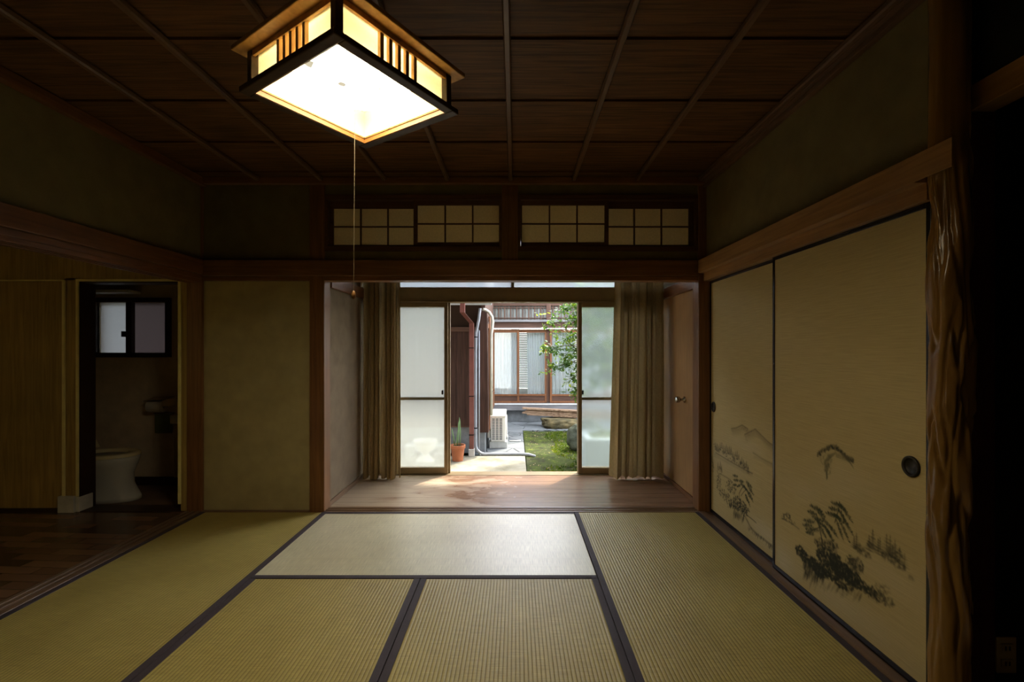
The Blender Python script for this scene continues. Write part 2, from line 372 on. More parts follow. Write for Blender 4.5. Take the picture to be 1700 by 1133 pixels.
def thing(name, label, cat, loc, group=None):
    o = bpy.data.objects.new(name, None); COL.objects.link(o); o.location = loc; o.empty_display_size = .1
    ORIG[o.name] = Vector(loc); tag(o, label, cat, group); return o
def tag(o, label, cat, group=None, kind='thing'):
    o['label'] = label; o['category'] = cat; o['kind'] = kind
    if group: o['group'] = group
    return o
def struct(o, label=None, cat=None):
    o['kind'] = 'structure'
    if label: o['label'] = label
    if cat: o['category'] = cat
    return o
TRIM = [0]
def trim(mb, mat, label, cat='trim', bevel=.003, **kw):
    TRIM[0] += 1
    return struct(mb.build('trim_%d' % TRIM[0], mat, bevel=bevel, **kw), label, cat)
def B(*a): return MB().box(*a)

# ------------------------------------------------------------------ the room shell
XL, XR, YB, YF, ZC = -2.30, 1.40, 3.33, -1.1, 2.434
# floors
struct(B(-2.29, XR + .05, YF, 3.47, -.16, -.056).build('floor', M['tatami_y']), 'board floor under the tatami mats', 'floor')
struct(B(-2.29, 1.345, YF, .58, -.055, -.004).build('floor_front', M['tatami_y']), 'woven rush floor beneath the viewpoint', 'floor')
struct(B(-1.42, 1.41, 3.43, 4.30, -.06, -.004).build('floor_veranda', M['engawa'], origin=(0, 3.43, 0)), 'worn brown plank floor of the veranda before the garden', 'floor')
struct(B(-5.0, -2.41, YF, 3.36, -.10, -.006).build('floor_hall', M['parquet']), 'dark parquet floor of the hallway', 'floor')
struct(B(-4.3, -2.41, 3.36, 4.2, -.12, -.03).build('floor_toilet', M['tfloor']), 'brown floor of the toilet room', 'floor')
struct(B(1.46, 2.5, YF, 1.60, -.10, .03).build('floor_alcove', M['darkred']), 'dark board floor of the alcove', 'floor')

# ceiling: wide cedar boards lapped across the room
cb = MB()
ys = [YF - .1, -.905, -.448, .009, .466, .923, 1.38, 1.83, 2.287, 2.744, 3.20, 3.50]
for a, b in zip(ys[:-1], ys[1:]):
    cb.hexa([(XL - .1, a + .003, ZC), (XR + 1.3, a + .003, ZC), (XR + 1.3, b, ZC + .010), (XL - .1, b, ZC + .010),
             (XL - .1, a + .003, ZC + .03), (XR + 1.3, a + .003, ZC + .03), (XR + 1.3, b, ZC + .03), (XL - .1, b, ZC + .03)])
struct(cb.build('ceiling', M['ceil'], origin=(0, 0, ZC)), 'dark cedar board ceiling', 'ceiling')
struct(B(-5.2, 2.7, YF - .3, 5.75, 2.56, 2.68).build('roof', M['roof']), 'roof slab over the whole house', 'roof')  # unseen eave drawn out deep to keep sun off the veranda floor
struct(B(-1.5, 1.5, 3.45, 4.5, 2.36, 2.40).build('ceiling_veranda', M['ceil']), 'board ceiling of the veranda', 'ceiling')
struct(B(-5.0, -2.42, YF, 3.36, 2.30, 2.34).build('ceiling_hall', M['plaster_up']), 'hallway ceiling', 'ceiling')
struct(B(-4.3, -2.41, 3.36, 4.2, 1.86, 1.90).build('ceiling_toilet', M['jamb']), 'low dark ceiling of the toilet room', 'ceiling')
for i in range(8):
    x = -1.86 + .457 * i if i < 8 else 0
    if x > 1.35: continue
    bt = MB().prism([(x - .014, YF, ZC - .004), (x - .0145, YF, ZC - .022), (x - .009, YF, ZC - .030), (x + .009, YF, ZC - .030), (x + .0145, YF, ZC - .022), (x + .014, YF, ZC - .004)], (0, YB - YF, 0))
    trim(bt, M['batten'], 'thin wooden ceiling batten running towards the garden wall', 'ceiling batten', 0)
# cornices
trim(B(XL, XL + .045, YF, YB, ZC - .055, ZC), M['beam_yl'], 'dark cornice over the hallway opening', 'cornice')
trim(B(XR - .05, XR, 1.53, YB, ZC - .035, ZC).box(XR - .03, XR, 1.53, YB, ZC - .06, ZC - .035), M['batten'], 'cornice over the painted doors', 'cornice')
trim(B(XL, XR, YB - .045, YB, ZC - .045, ZC), M['beam_x'], 'cornice over the transom windows', 'cornice')

# back wall
def wall(mb, name, mat, label, **kw): return struct(mb.build(name, mat, **kw), label, 'wall')
wall(B(-2.29, -1.506, YB + .02, YB + .10, 0, 1.69), 'wall_back', M['plaster'], 'olive sand plaster panel between the two wooden posts')
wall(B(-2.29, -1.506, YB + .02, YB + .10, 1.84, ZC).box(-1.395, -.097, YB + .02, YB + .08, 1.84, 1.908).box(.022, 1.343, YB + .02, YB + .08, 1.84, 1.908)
     .box(-1.395, -.097, YB + .02, YB + .08, 2.325, ZC).box(.022, 1.343, YB + .02, YB + .08, 2.325, ZC), 'wall_back_upper', M['plaster_up'], 'shade-darkened plaster above the lintel')
trim(B(-2.405, -2.29, YB, YB + .12, -.05, ZC), M['post'], 'wooden corner post beside the hallway opening', 'post', .006)
trim(B(-1.506, -1.396, YB, YB + .115, -.05, ZC), M['post'], 'wooden post beside the veranda opening, facing the hanging cord', 'post', .006)
trim(B(1.343, 1.475, YB, YB + .115, -.05, ZC), M['post'], 'wooden corner post between veranda and painted doors', 'post', .006)
trim(B(-.097, .022, YB + .002, YB + .10, 1.84, ZC), M['post'], 'short wooden post between the transom windows', 'post', .004)
nb = B(-2.29, 1.343, YB - .018, YB + .10, 1.725, 1.84).box(-1.396, 1.343, YB + .004, YB + .10, 1.692, 1.725).box(-2.29, -1.506, YB + .004, YB + .10, 1.692, 1.725)
trim(nb, M['beam_x'], 'long wooden lintel over the veranda opening', 'lintel', .004)
# transom frames
for x0, x1 in ((-1.395, -.097), (.022, 1.343)):
    fr = B(x0, x1, YB + .005, YB + .08, 1.908, 1.945).box(x0, x1, YB + .005, YB + .08, 2.285, 2.325).box(x0, x0 + .02, YB + .005, YB + .08, 1.945, 2.285).box(x1 - .02, x1, YB + .005, YB + .08, 1.945, 2.285)
    trim(fr, M['shoji_wood'], 'dark wooden frame around a pair of transom windows', 'transom frame')
# veranda threshold with door grooves
sl = B(-1.396, 1.343, YB - .01, YB + .012, -.05, .003).box(-1.396, 1.343, YB + .012, YB + .03, -.05, -.008).box(-1.396, 1.343, YB + .03, YB + .05, -.05, .003).box(-1.396, 1.343, YB + .05, YB + .068, -.05, -.008).box(-1.396, 1.343, YB + .068, YB + .10, -.05, .003)
trim(sl, M['sill'], 'grooved wooden threshold between tatami and veranda', 'threshold', .0015)
trim(B(-2.29, -1.506, YB - .008, YB + .03, -.05, .006), M['sill'], 'thin wooden strip under the plaster panel', 'sill')

# left wall with the wide opening to the hall
wall(B(-2.41, XL, YF, YB, 1.84, ZC).box(-2.41, XL, YF, 1.2, 0, 1.69), 'wall_left', M['plaster_up'], 'shade-darkened plaster wall over the hallway opening')
trim(B(-2.41, -2.27, YF, YB, 1.735, 1.84).box(-2.40, -2.29, YF, YB, 1.70, 1.735).box(-2.40, -2.375, YF, YB, 1.672, 1.70).box(-2.35, -2.335, YF, YB, 1.672, 1.70).box(-2.31, -2.29, YF, YB, 1.672, 1.70), M['beam_yl'], 'long wooden lintel over the hallway opening', 'lintel', .003)
st = MB()
for a, b, z in ((-2.41, -2.385, .004), (-2.385, -2.365, -.008), (-2.365, -2.345, .004), (-2.345, -2.325, -.008), (-2.325, -2.29, .004)):
    st.box(a, b, 1.2, YB, -.06, z)
trim(st, M['sill_y'], 'grooved wooden threshold between tatami and hallway', 'threshold', .001)
trim(B(-2.41, -2.29, 1.09, 1.2, -.05, 1.69), M['post'], 'wooden post at the near end of the hallway opening', 'post')

# right wall
wall(B(XR, XR + .06, 1.525, YB, 1.835, ZC).box(XR + .07, XR + .12, 1.61, YB + .1, -.05, 1.86), 'wall_right', M['plaster_up'], 'shade-darkened plaster wall over the painted doors')
trim(B(1.332, 1.3345, 1.388, YB, 1.745, 1.835).box(1.3345, 1.40, 1.525, YB, 1.745, 1.835).box(1.38, 1.46, 1.525, YB, 1.688, 1.745), M['beam_y'], 'wooden lintel over the painted doors', 'lintel', .003)
trim(B(1.345, 1.392, YF, YB, -.055, .004).box(1.392, 1.46, 1.5, YB, -.055, -.002), M['sill_y'], 'wooden track under the painted doors', 'threshold', .002)

# wall behind the viewpoint, enclosing the room
wall(B(-5.1, 2.6, YF - .1, YF, -.1, 2.56), 'wall_front', M['plaster_up'], 'plain plaster wall behind the viewpoint')
wall(B(-5.1, -5.0, YF, 4.3, -.1, .75).box(-5.1, -5.0, YF, 4.3, 1.75, 2.56).box(-5.1, -5.0, YF, .2, .75, 1.75).box(-5.1, -5.0, 1.6, 4.3, .75, 1.75), 'wall_hall_end', M['panel'], 'far end wall of the hallway')

# alcove
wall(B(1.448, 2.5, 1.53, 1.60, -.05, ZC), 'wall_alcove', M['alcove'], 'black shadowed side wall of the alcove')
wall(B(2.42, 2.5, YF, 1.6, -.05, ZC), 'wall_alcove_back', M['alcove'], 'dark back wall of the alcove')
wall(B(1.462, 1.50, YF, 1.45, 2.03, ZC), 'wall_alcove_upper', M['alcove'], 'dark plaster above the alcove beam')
trim(B(1.50, 1.60, 1.515, 1.535, 0, 1.99), M['darkred'], 'dark red timber behind the gnarled post', 'alcove timber')
trim(B(1.452, 1.53, YF, 1.455, 1.945, 2.028), M['beam_y'], 'wooden beam over the dark alcove', 'alcove beam', .004)

# hall wall
YH = YB + .01
hx = lambda u: (u - 855) * YH / F
DZ = 1.692
wall(B(-5.0, hx(0) - .9, YH, YH + .1, -.05, DZ), 'wall_hall', M['panel'], 'wood panelled hallway wall')
hw = MB()
xs = [hx(-300), hx(-42), hx(22), hx(87), hx(151), hx(215), hx(296), -2.405]
for a, b in zip(xs[:-1], xs[1:]): hw.box(a + .0015, b - .0015, YH, YH + .1, DZ + .005, 2.3)
hw.box(hx(108), hx(129), YH, YH + .1, .0, DZ + .02)
hw.box(-5.0, -2.405, YH + .02, YH + .1, DZ + .02, 2.32)
wall(hw, 'wall_hall_upper', M['panel'], 'wood panelling over the hallway doors')
trim(B(hx(-300), hx(108), YH - .012, YH, DZ - .004, DZ + .006).box(hx(105), hx(109), YH - .012, YH, .02, DZ), M['paletrim'], 'pale yellow edging around the closed hallway door', 'door trim', .001)
trim(B(hx(128), hx(301), YH - .012, YH, DZ - .006, DZ + .010).box(hx(128), hx(131.5), YH - .012, YH, .11, DZ).box(hx(297), hx(301), YH - .012, YH, .055, DZ), M['paletrim'], 'pale yellow edging around the toilet doorway', 'door trim', .001)
trim(B(hx(131), hx(131) + .004, YH, YH + .13, 0, DZ).box(hx(128), hx(300), YH + .02, YH + .13, DZ - .012, DZ), M['jamb'], 'dark brown reveal of the toilet doorway', 'door jamb', .001)
trim(B(hx(300), -2.404, YH, YH + .12, 0, DZ), M['panel'], 'narrow panelled strip between toilet doorway and corner post', 'door jamb')
trim(B(-5.0, hx(101), YH - .004, YH + .03, -.02, .02).box(hx(127), hx(300), YH - .004, YH + .14, -.05, -.0), M['jamb'], 'dark sill under the hallway doors', 'sill', .002)
b1 = B(hx(100), hx(127), YH - .022, YH + .02, -.006, .113).box(hx(127) + .0, hx(131) + .012, YH - .01, YH + .10, -.004, .105)
trim(b1, M['block'], 'white base block between the hallway doors', 'base block', .003)
d = struct(B(hx(-300), hx(105), YH + .004, YH + .04, .02, DZ - .004).build('door_1', M['panel'], bevel=.002), 'flat closed wooden door in the hallway', 'door')
hwn = struct(B(-5.07, -5.03, .2, .24, .75, 1.75).box(-5.07, -5.03, 1.56, 1.6, .75, 1.75).box(-5.07, -5.03, .24, 1.56, .75, .79).box(-5.07, -5.03, .24, 1.56, 1.71, 1.75).build('window_added_3', M['bronze_d']), 'unseen frosted window added to light the hallway', 'window')  # unseen window added to let skylight into the hallway
B(-5.052, -5.048, .24, 1.56, .79, 1.71).build('pane', M['frost_h'], hwn)
# toilet room walls
YT = 4.09
wall(B(-4.3, -3.75, YT, YT + .1, -.1, 1.9).box(-3.125, -2.41, YT, YT + .1, -.1, 1.9).box(-3.75, -3.125, YT, YT + .1, -.1, 1.158).box(-3.75, -3.125, YT, YT + .1, 1.611, 1.9), 'wall_toilet', M['twall'], 'dim plaster wall of the toilet room')
wall(B(-4.3, -4.2, YH + .1, YT, -.1, 1.9), 'wall_toilet_left', M['twall'], 'dim side wall of the toilet room')
wall(B(-2.46, -2.41, YH + .12, YT, -.1, 1.9), 'wall_toilet_right', M['twall'], 'dim side wall of the toilet room beside the cabinet')
struct(B(-4.2, -2.46, YT - .012, YT, -.03, .045).build('baseboard_toilet', M['jamb']), 'dark red skirting of the toilet room', 'baseboard')
w = struct(B(-3.79, -3.085, YT - .03, YT + .02, 1.611, 1.65).box(-3.79, -3.085, YT - .03, YT + .02, 1.118, 1.158).box(-3.79, -3.75, YT - .03, YT + .02, 1.158, 1.611).box(-3.125, -3.085, YT - .03, YT + .02, 1.158, 1.611)
           .box(-3.49, -3.438, YT - .012, YT + .03, 1.158, 1.611).build('window_1', M['jamb'], bevel=.002), 'small two-pane frosted window in the toilet room', 'window')
a = B(-3.75, -3.47, YT + .030, YT + .034, 1.158, 1.611).build('pane', M['frost_w'], w)
a = B(-3.49, -3.125, YT + .045, YT + .049, 1.158, 1.611).build('pane', M['frost_w2'], w)
B(-3.505, -3.487, YT - .04, YT - .012, 1.30, 1.35).build('latch', M['dark'], w)
# outer walls of the house
wall(B(-2.41, -1.42, YB + .10, YB + .14, -.1, 2.4), 'wall_closet', M['plaster_grey'], 'inner wall behind the plaster panel')

# veranda
wall(B(-1.52, -1.415, YB + .115, 4.45, -.1, 2.4), 'wall_veranda', M['plaster_grey'], 'rough grey plaster end wall of the veranda')
wall(B(1.41, 1.52, YB + .115, 4.45, -.1, 2.4), 'wall_veranda_door_side', M['plaster_grey'], 'plaster end wall of the veranda above the wooden door')
wall(B(-5.1, -4.2, 4.2, 4.3, -.4, 2.56).box(-2.41, -1.45, 4.19, 4.3, -.4, 2.56).box(1.45, 2.7, 4.35, 4.45, -.4, 2.56).box(2.6, 2.7, YF, 4.45, -.4, 2.56).box(-5.1, 2.7, 4.32, 4.45, 2.28, 2.56).box(-4.2, -2.41, 4.19, 4.25, 1.9, 2.56), 'wall_outer', M['plaster_grey'], 'outer walls of the house')
wall(B(-5.1, 2.7, 4.28, 4.40, -.42, -.065), 'wall_base', M['found'], 'concrete base under the veranda edge')
trim(B(-1.415, -1.40, YB + .115, 4.32, -.004, .035), M['sill_y'], 'low skirting along the veranda end wall', 'skirting')
trim(B(-1.415, -1.385, YB + .115, 4.32, 1.655, 1.75), M['beam_yl'], 'wooden rail high on the veranda end wall', 'wall rail')
trim(B(1.37, 1.41, YB + .115, 4.32, 1.655, 1.75), M['beam_yl'], 'wooden rail over the veranda door', 'wall rail')
trim(B(1.385, 1.41, YB + .115, 4.32, -.004, .03), M['beam_yl'], 'skirting under the veranda door', 'skirting')
vd = struct(B(1.395, 1.41, YB + .14, 4.32, .032, 1.654).build('door_2', M['vdoor'], bevel=.001), 'flush veneered wooden door at the end of the veranda', 'door')
kz, ky = .775, 3.745
kn = MB(); kn.mx = Matrix.Translation((1.395, ky, kz)) @ Matrix.Rotation(-PI / 2, 4, 'Y')
kn.lathe([(0, 0), (.026, 0), (.027, .004), (.012, .010), (.010, .034), (.022, .040), (.027, .052), (.026, .068), (.018, .075), (0, .076)], n=24)
kn.build('door_handle', M['steel'], vd, smooth=True)['label'] = 'round metal door knob'

# ------------------------------------------------------------------ tatami mats
def mat_thing(x0, x1, y0, y1, long_axis, edges, label, mkey):
    cx, cy = (x0 + x1) / 2, (y0 + y1) / 2
    t = thing('tatami_mat', label, 'tatami mat', (cx, cy, -.055), 'tatami mats laid on the floor')
    g = .0015
    c = B(x0 + g, x1 - g, y0 + g, y1 - g, -.055, 0).build('woven_cover', M[mkey], t, bevel=.004)
    hw = .033
    for e in edges:
        m = MB()
        if e == 'l': m.box(x0 + g, x0 + hw, y0 + g, y1 - g, -.05, .0022)
        if e == 'r': m.box(x1 - hw, x1 - g, y0 + g, y1 - g, -.05, .0022)
        if e == 'f': m.box(x0 + g, x1 - g, y0 + g, y0 + hw, -.05, .0022)
        if e == 'b': m.box(x0 + g, x1 - g, y1 - hw, y1 - g, -.05, .0022)
        m.build('cloth_border', M['heri'], t, bevel=.0012)
    return t
xa, xb, yb, yf = -1.372, .43, YB - .012, 2.355
mat_thing(xa, xb, yf, yb, 'x', 'fb', 'tatami mat coloured pale for window glare, lying crosswise before the veranda threshold', 'tatami_x')
mat_thing(-2.288, xa, 1.40, yb, 'y', 'lr', 'dim tatami mat running along the hallway threshold', 'tatami_y')
mat_thing(xb, 1.343, 1.40, yb, 'y', 'lr', 'tatami mat running along the painted sliding doors', 'tatami_y')
xm = gx(697, 2.34)
mat_thing(xa, xm, .58, yf, 'y', 'lr', 'yellowish tatami mat under the square lamp, nearer the hallway', 'tatami_y')
mat_thing(xm, xb, .58, yf, 'y', 'lr', 'yellowish tatami mat lengthwise, between lamp side and painted door side mats', 'tatami_y')

# ------------------------------------------------------------------ painted sliding doors (fusuma)
PAPER = np.array([.50, .39, .18])
INK = np.array([.035, .038, .028])
MIST = np.array([.58, .50, .33])
class Canvas:
    """ink wash landscape on the door's plane, one colour per mesh vertex"""
    def __init__(s, y0, y1, z0, z1, xp, step=.0026):
        s.ny = int((y1 - y0) / step) + 1; s.nz = int((z1 - z0) / step) + 1; s.xp = xp
        s.ys = np.linspace(y0, y1, s.ny); s.zs = np.linspace(z0, z1, s.nz)
        s.Y, s.Z = np.meshgrid(s.ys, s.zs)
        s.c = np.tile(PAPER, (s.nz, s.ny, 1)).astype(float)
        s.rng = np.random.default_rng(5)
        a = s.rng.random((s.nz, s.ny)); s.grain = .75 + .5 * (a + np.roll(a, 1, 1) + np.roll(a, 2, 1)) / 3
    def at(s, u, v):
        y = s.xp * F / (u - 855); return y, H - (v - 581) * y / F
    def win(s, y, z, r):
        j0, j1 = np.searchsorted(s.ys, [y - r, y + r]); i0, i1 = np.searchsorted(s.zs, [z - r, z + r])
        return slice(i0, i1), slice(j0, j1)
    def dab(s, y, z, a, b, rot=0., al=.8, col=INK, hard=2.0, grain=True):
        r = max(a, b) * 1.6; w = s.win(y, z, r)
        dy, dz = s.Y[w] - y, s.Z[w] - z
        if dy.size == 0: return
        ca, sa = math.cos(rot), math.sin(rot)
        p, q = (dy * ca + dz * sa) / a, (-dy * sa + dz * ca) / b
        d = np.exp(-(p * p + q * q) ** hard) * al
        if grain: d = d * s.grain[w]
        d = np.clip(d, 0, .96)[..., None]
        s.c[w] = s.c[w] * (1 - d) + np.array(col) * d
    def pdab(s, u, v, a, b, rot=0., al=.8, **k): y, z = s.at(u, v); s.dab(y, z, a, b, rot, al, **k)
    def stroke(s, pts, w, al=.7, **k):
        P = [s.at(*p) for p in pts]
        for (y0, z0), (y1, z1) in zip(P[:-1], P[1:]):
            n = max(2, int(math.hypot(y1 - y0, z1 - z0) / (w * .8)))
            for i in range(n):
                t = i / n; s.dab(y0 + (y1 - y0) * t, z0 + (z1 - z0) * t, w, w, 0, al * .6, **k)
    def cluster(s, u, v, ru, rv, n, size, al=.7, col=INK, slope=0.):
        """many short leaf dabs inside an ellipse given in photo pixels on the door"""
        for _ in range(int(n * .62)):
            a, r = s.rng.random() * 2 * PI, math.sqrt(s.rng.random())
            du = ru * r * math.cos(a); y, z = s.at(u + du, v + rv * r * math.sin(a) + slope * du)
            s.dab(y, z, size * (.6 + .6 * s.rng.random()), size * .52, s.rng.random() * PI, al * (.35 + .6 * s.rng.random()), col=col)
    def conifer(s, u, v, h, al=.6):
        y, z = s.at(u, v)
        s.dab(y, z, .002, h / 2, 0, al)
        for k in range(6):
            t = k / 5; s.dab(y, z - h / 2 + h * .9 * t, .004 + .33 * h * (1 - t), h * .085, 0, al * (.6 + .4 * s.rng.random()))
    def pinepad(s, u, v, a, b, rot, al=.9):
        a *= 1.5; b *= 1.45; y, z = s.at(u, v); rot = -rot * .8; ca, sa = math.cos(rot), math.sin(rot); col = (.040, .050, .028)
        s.dab(y, z, a * .85, b * .62, rot, al * .72, col=col, hard=1.6)
        for k in range(26):
            p = (s.rng.random() * 2 - 1); q = (s.rng.random() - .35) * math.sqrt(max(0, 1 - p * p))
            s.dab(y + a * p * ca - b * q * sa, z + a * p * sa + b * q * ca, .0065, .0028, rot + PI / 2 + .9 * p * -1 + .3 * s.rng.normal(), al * (.35 + .5 * s.rng.random()), col=col)
    def smooth_mist(s, u, v, a, b, al, rot=0.): s.pdab(u, v, a, b, rot, al, col=MIST, hard=1.0, grain=False)

def fusuma(y0, y1, xf, z0, z1, name_label, paint, pull_uv, pull_r):
    t = thing('painted_sliding_door', name_label, 'sliding door', (xf + .012, (y0 + y1) / 2, z0), 'painted sliding doors')
    fw = .019
    fr = B(xf - .002, xf + .022, y0, y0 + fw, z0, z1).box(xf - .002, xf + .022, y1 - fw, y1, z0, z1).box(xf - .002, xf + .022, y0 + fw, y1 - fw, z0, z0 + fw * 1.3).box(xf - .002, xf + .022, y0 + fw, y1 - fw, z1 - fw, z1)
    fr.build('lacquer_frame', M['lacquer'], t, bevel=.0015)
    py0, py1, pz0, pzm, pz1 = y0 + fw, y1 - fw, z0 + fw * 1.3, 1.02, z1 - fw
    cv = Canvas(py0, py1, pz0, pzm, xf + .002)
    paint(cv)
    ny, nz = cv.ny, cv.nz
    co = np.empty((nz + 1, ny, 3)); co[:, :, 0] = xf + .002
    co[:nz, :, 1] = cv.Y; co[:nz, :, 2] = cv.Z; co[nz, :, 1] = cv.ys; co[nz, :, 2] = pz1
    col = np.ones((nz + 1, ny, 4), dtype=np.float32); col[:nz, :, :3] = cv.c; col[nz, :, :3] = PAPER
    co = co.reshape(-1, 3) - np.array(ORIG[t.name])
    idx = np.arange((nz + 1) * ny).reshape(nz + 1, ny)
    q = np.stack([idx[:-1, :-1], idx[1:, :-1], idx[1:, 1:], idx[:-1, 1:]], -1).reshape(-1, 4)
    me = bpy.data.meshes.new('paper'); nv, nf = len(co), len(q)
    me.vertices.add(nv); me.vertices.foreach_set('co', co.astype(np.float32).ravel())
    me.loops.add(nf * 4); me.loops.foreach_set('vertex_index', q.ravel().astype(np.int32))
    me.polygons.add(nf); me.polygons.foreach_set('loop_start', np.arange(0, nf * 4, 4, dtype=np.int32)); me.polygons.foreach_set('loop_total', np.full(nf, 4, dtype=np.int32))
    me.update(calc_edges=True); me.validate()
    at = me.color_attributes.new('ink', 'FLOAT_COLOR', 'POINT'); at.data.foreach_set('color', col.reshape(-1))
    me.materials.append(M['paper'])
    o = bpy.data.objects.new('painted_paper', me); COL.objects.link(o); o.parent = t; ORIG[o.name] = ORIG[t.name]
    o['label'] = 'beige paper with an ink landscape of pines and misty hills'
    pu, pv = pull_uv; py = (xf) * F / (pu - 855); pz = gz(pv, py)
    mb = MB(); mb.mx = Matrix.Translation((xf + .0012, py, pz)) @ Matrix.Rotation(-PI / 2, 4, 'Y')
    mb.lathe([(1.0, 0), (1.0, .006), (.93, .0085), (.78, .007), (.72, .002), (.70, -.0), (.0, -.0)], n=36, sx=1, sy=1)
    for v in mb.bm.verts:
        d = v.co - Vector((xf + .0012, py, pz)); v.co = Vector((xf + .0012 + d.x, py + d.y * pull_r[0], pz + d.z * pull_r[1]))
    mb.build('finger_pull', M['pull'], t, smooth=True)
    return t

def paint_far(c):
    c.smooth_mist(1200, 760, .30, .10, .35); c.smooth_mist(1270, 885, .20, .07, .6); c.smooth_mist(1240, 740, .22, .05, .3)
    MT = (.13, .10, .055)
    for ridge in ([(1214, 712), (1222, 711), (1232, 706), (1242, 713)], [(1236, 722), (1246, 717), (1254, 713), (1262, 721), (1272, 731), (1284, 741)]):
        c.stroke(ridge, .0055, .5, col=MT)
        for k in range(1, 9): c.stroke([(u + .4 * k, v + 1.6 * k) for u, v in ridge], .010, .14 * (1 - k / 9), col=MT)
    for k in range(14): c.pdab(1232 + 2.6 * (k % 7) , 709 + 1.1 * (k % 7) + 3 * c.rng.random(), .003, .010, .4, .35, col=MT)
    c.stroke([(1250, 752), (1265, 762), (1284, 772)], .006, .35, col=MT)
    c.stroke([(1252, 758), (1284, 776)], .012, .12, col=MT)
    # wooded bank
    for i in range(22):
        t = i / 21; u = 1188 + 54 * t; v = 738 + 36 * t + 3 * c.rng.normal() - 5 * math.sin(PI * t)
        c.conifer(u, v, .045 * (.7 + .6 * c.rng.random()), .62)
    for i in range(5):
        t = i / 4; c.cluster(1190 + 46 * t, 744 + 31 * t, 7, 6, 42, .008, .55, slope=.5)
    c.stroke([(1188, 752), (1215, 768), (1240, 782), (1250, 787)], .006, .45); c.stroke([(1186, 756), (1250, 790)], .014, .12)
    for u, v, h in ((1182, 762, .05), (1184, 772, .04), (1192, 773, .05), (1196, 772, .055), (1198, 778, .05)): c.conifer(u, v, h, .5)
    c.cluster(1183, 776, 3, 9, 40, .008, .4); c.cluster(1195, 781, 5, 8, 60, .008, .5)
    c.stroke([(1194, 786), (1214, 798)], .006, .35)
    # dark bank with pines
    for u, v, ru, rv, n in ((1193, 796, 4, 8, 60), (1194, 808, 4, 7, 50), (1199, 818, 5, 6, 70), (1206, 826, 6, 7, 90), (1211, 836, 5, 7, 80), (1216, 838, 6, 8, 80), (1211, 806, 7, 9, 90), (1217, 815, 6, 6, 70)):
        c.cluster(u, v, ru, rv, n, .008, .75)
    for u, v, ru, rv, n in ((1222, 836, 9, 12, 200), (1230, 842, 9, 10, 180), (1238, 850, 7, 8, 110)): c.cluster(u, v, ru, rv, n, .009, .85)
    for k in range(30):
        t = c.rng.random(); c.pdab(1218 + 18 * t, 850 + 10 * c.rng.random() + 8 * t, .007, .024, .3, .35)
    c.stroke([(1228, 832), (1227, 820), (1231, 812), (1236, 806)], .004, .8); c.stroke([(1230, 824), (1234, 818), (1240, 812)], .0035, .7)
    for u, v, a, b, r in ((1221, 791, .022, .010, .2), (1222, 798, .024, .011, .3), (1220, 806, .016, .009, .4), (1231, 800, .022, .012, .2), (1227, 807, .020, .009, .6), (1234, 808, .024, .012, -.4),
                          (1243, 805, .026, .013, -.3), (1246, 814, .028, .013, -.6), (1243, 821, .018, .012, -.9), (1247, 826, .020, .011, -1.0), (1239, 827, .014, .012, -1.1), (1242, 832, .024, .008, -1.1), (1238, 812, .020, .010, -.4)):
        c.pinepad(u, v, a, b, r)
    c.stroke([(1236, 856), (1240, 864), (1246, 876), (1256, 887), (1268, 896), (1284, 909)], .009, .5)
    for k in range(40):
        t = c.rng.random(); c.pdab(1242 + 42 * t, 874 + 36 * t + 5 * c.rng.random(), .004, .014, .4, .35)
    c.stroke([(1240, 856), (1248, 862), (1256, 869)], .005, .6)
    for k in range(9): c.stroke([(1252 + 2 * k, 790 + 4 * k), (1284, 806 + 5 * k)], .002, .12, col=MT)

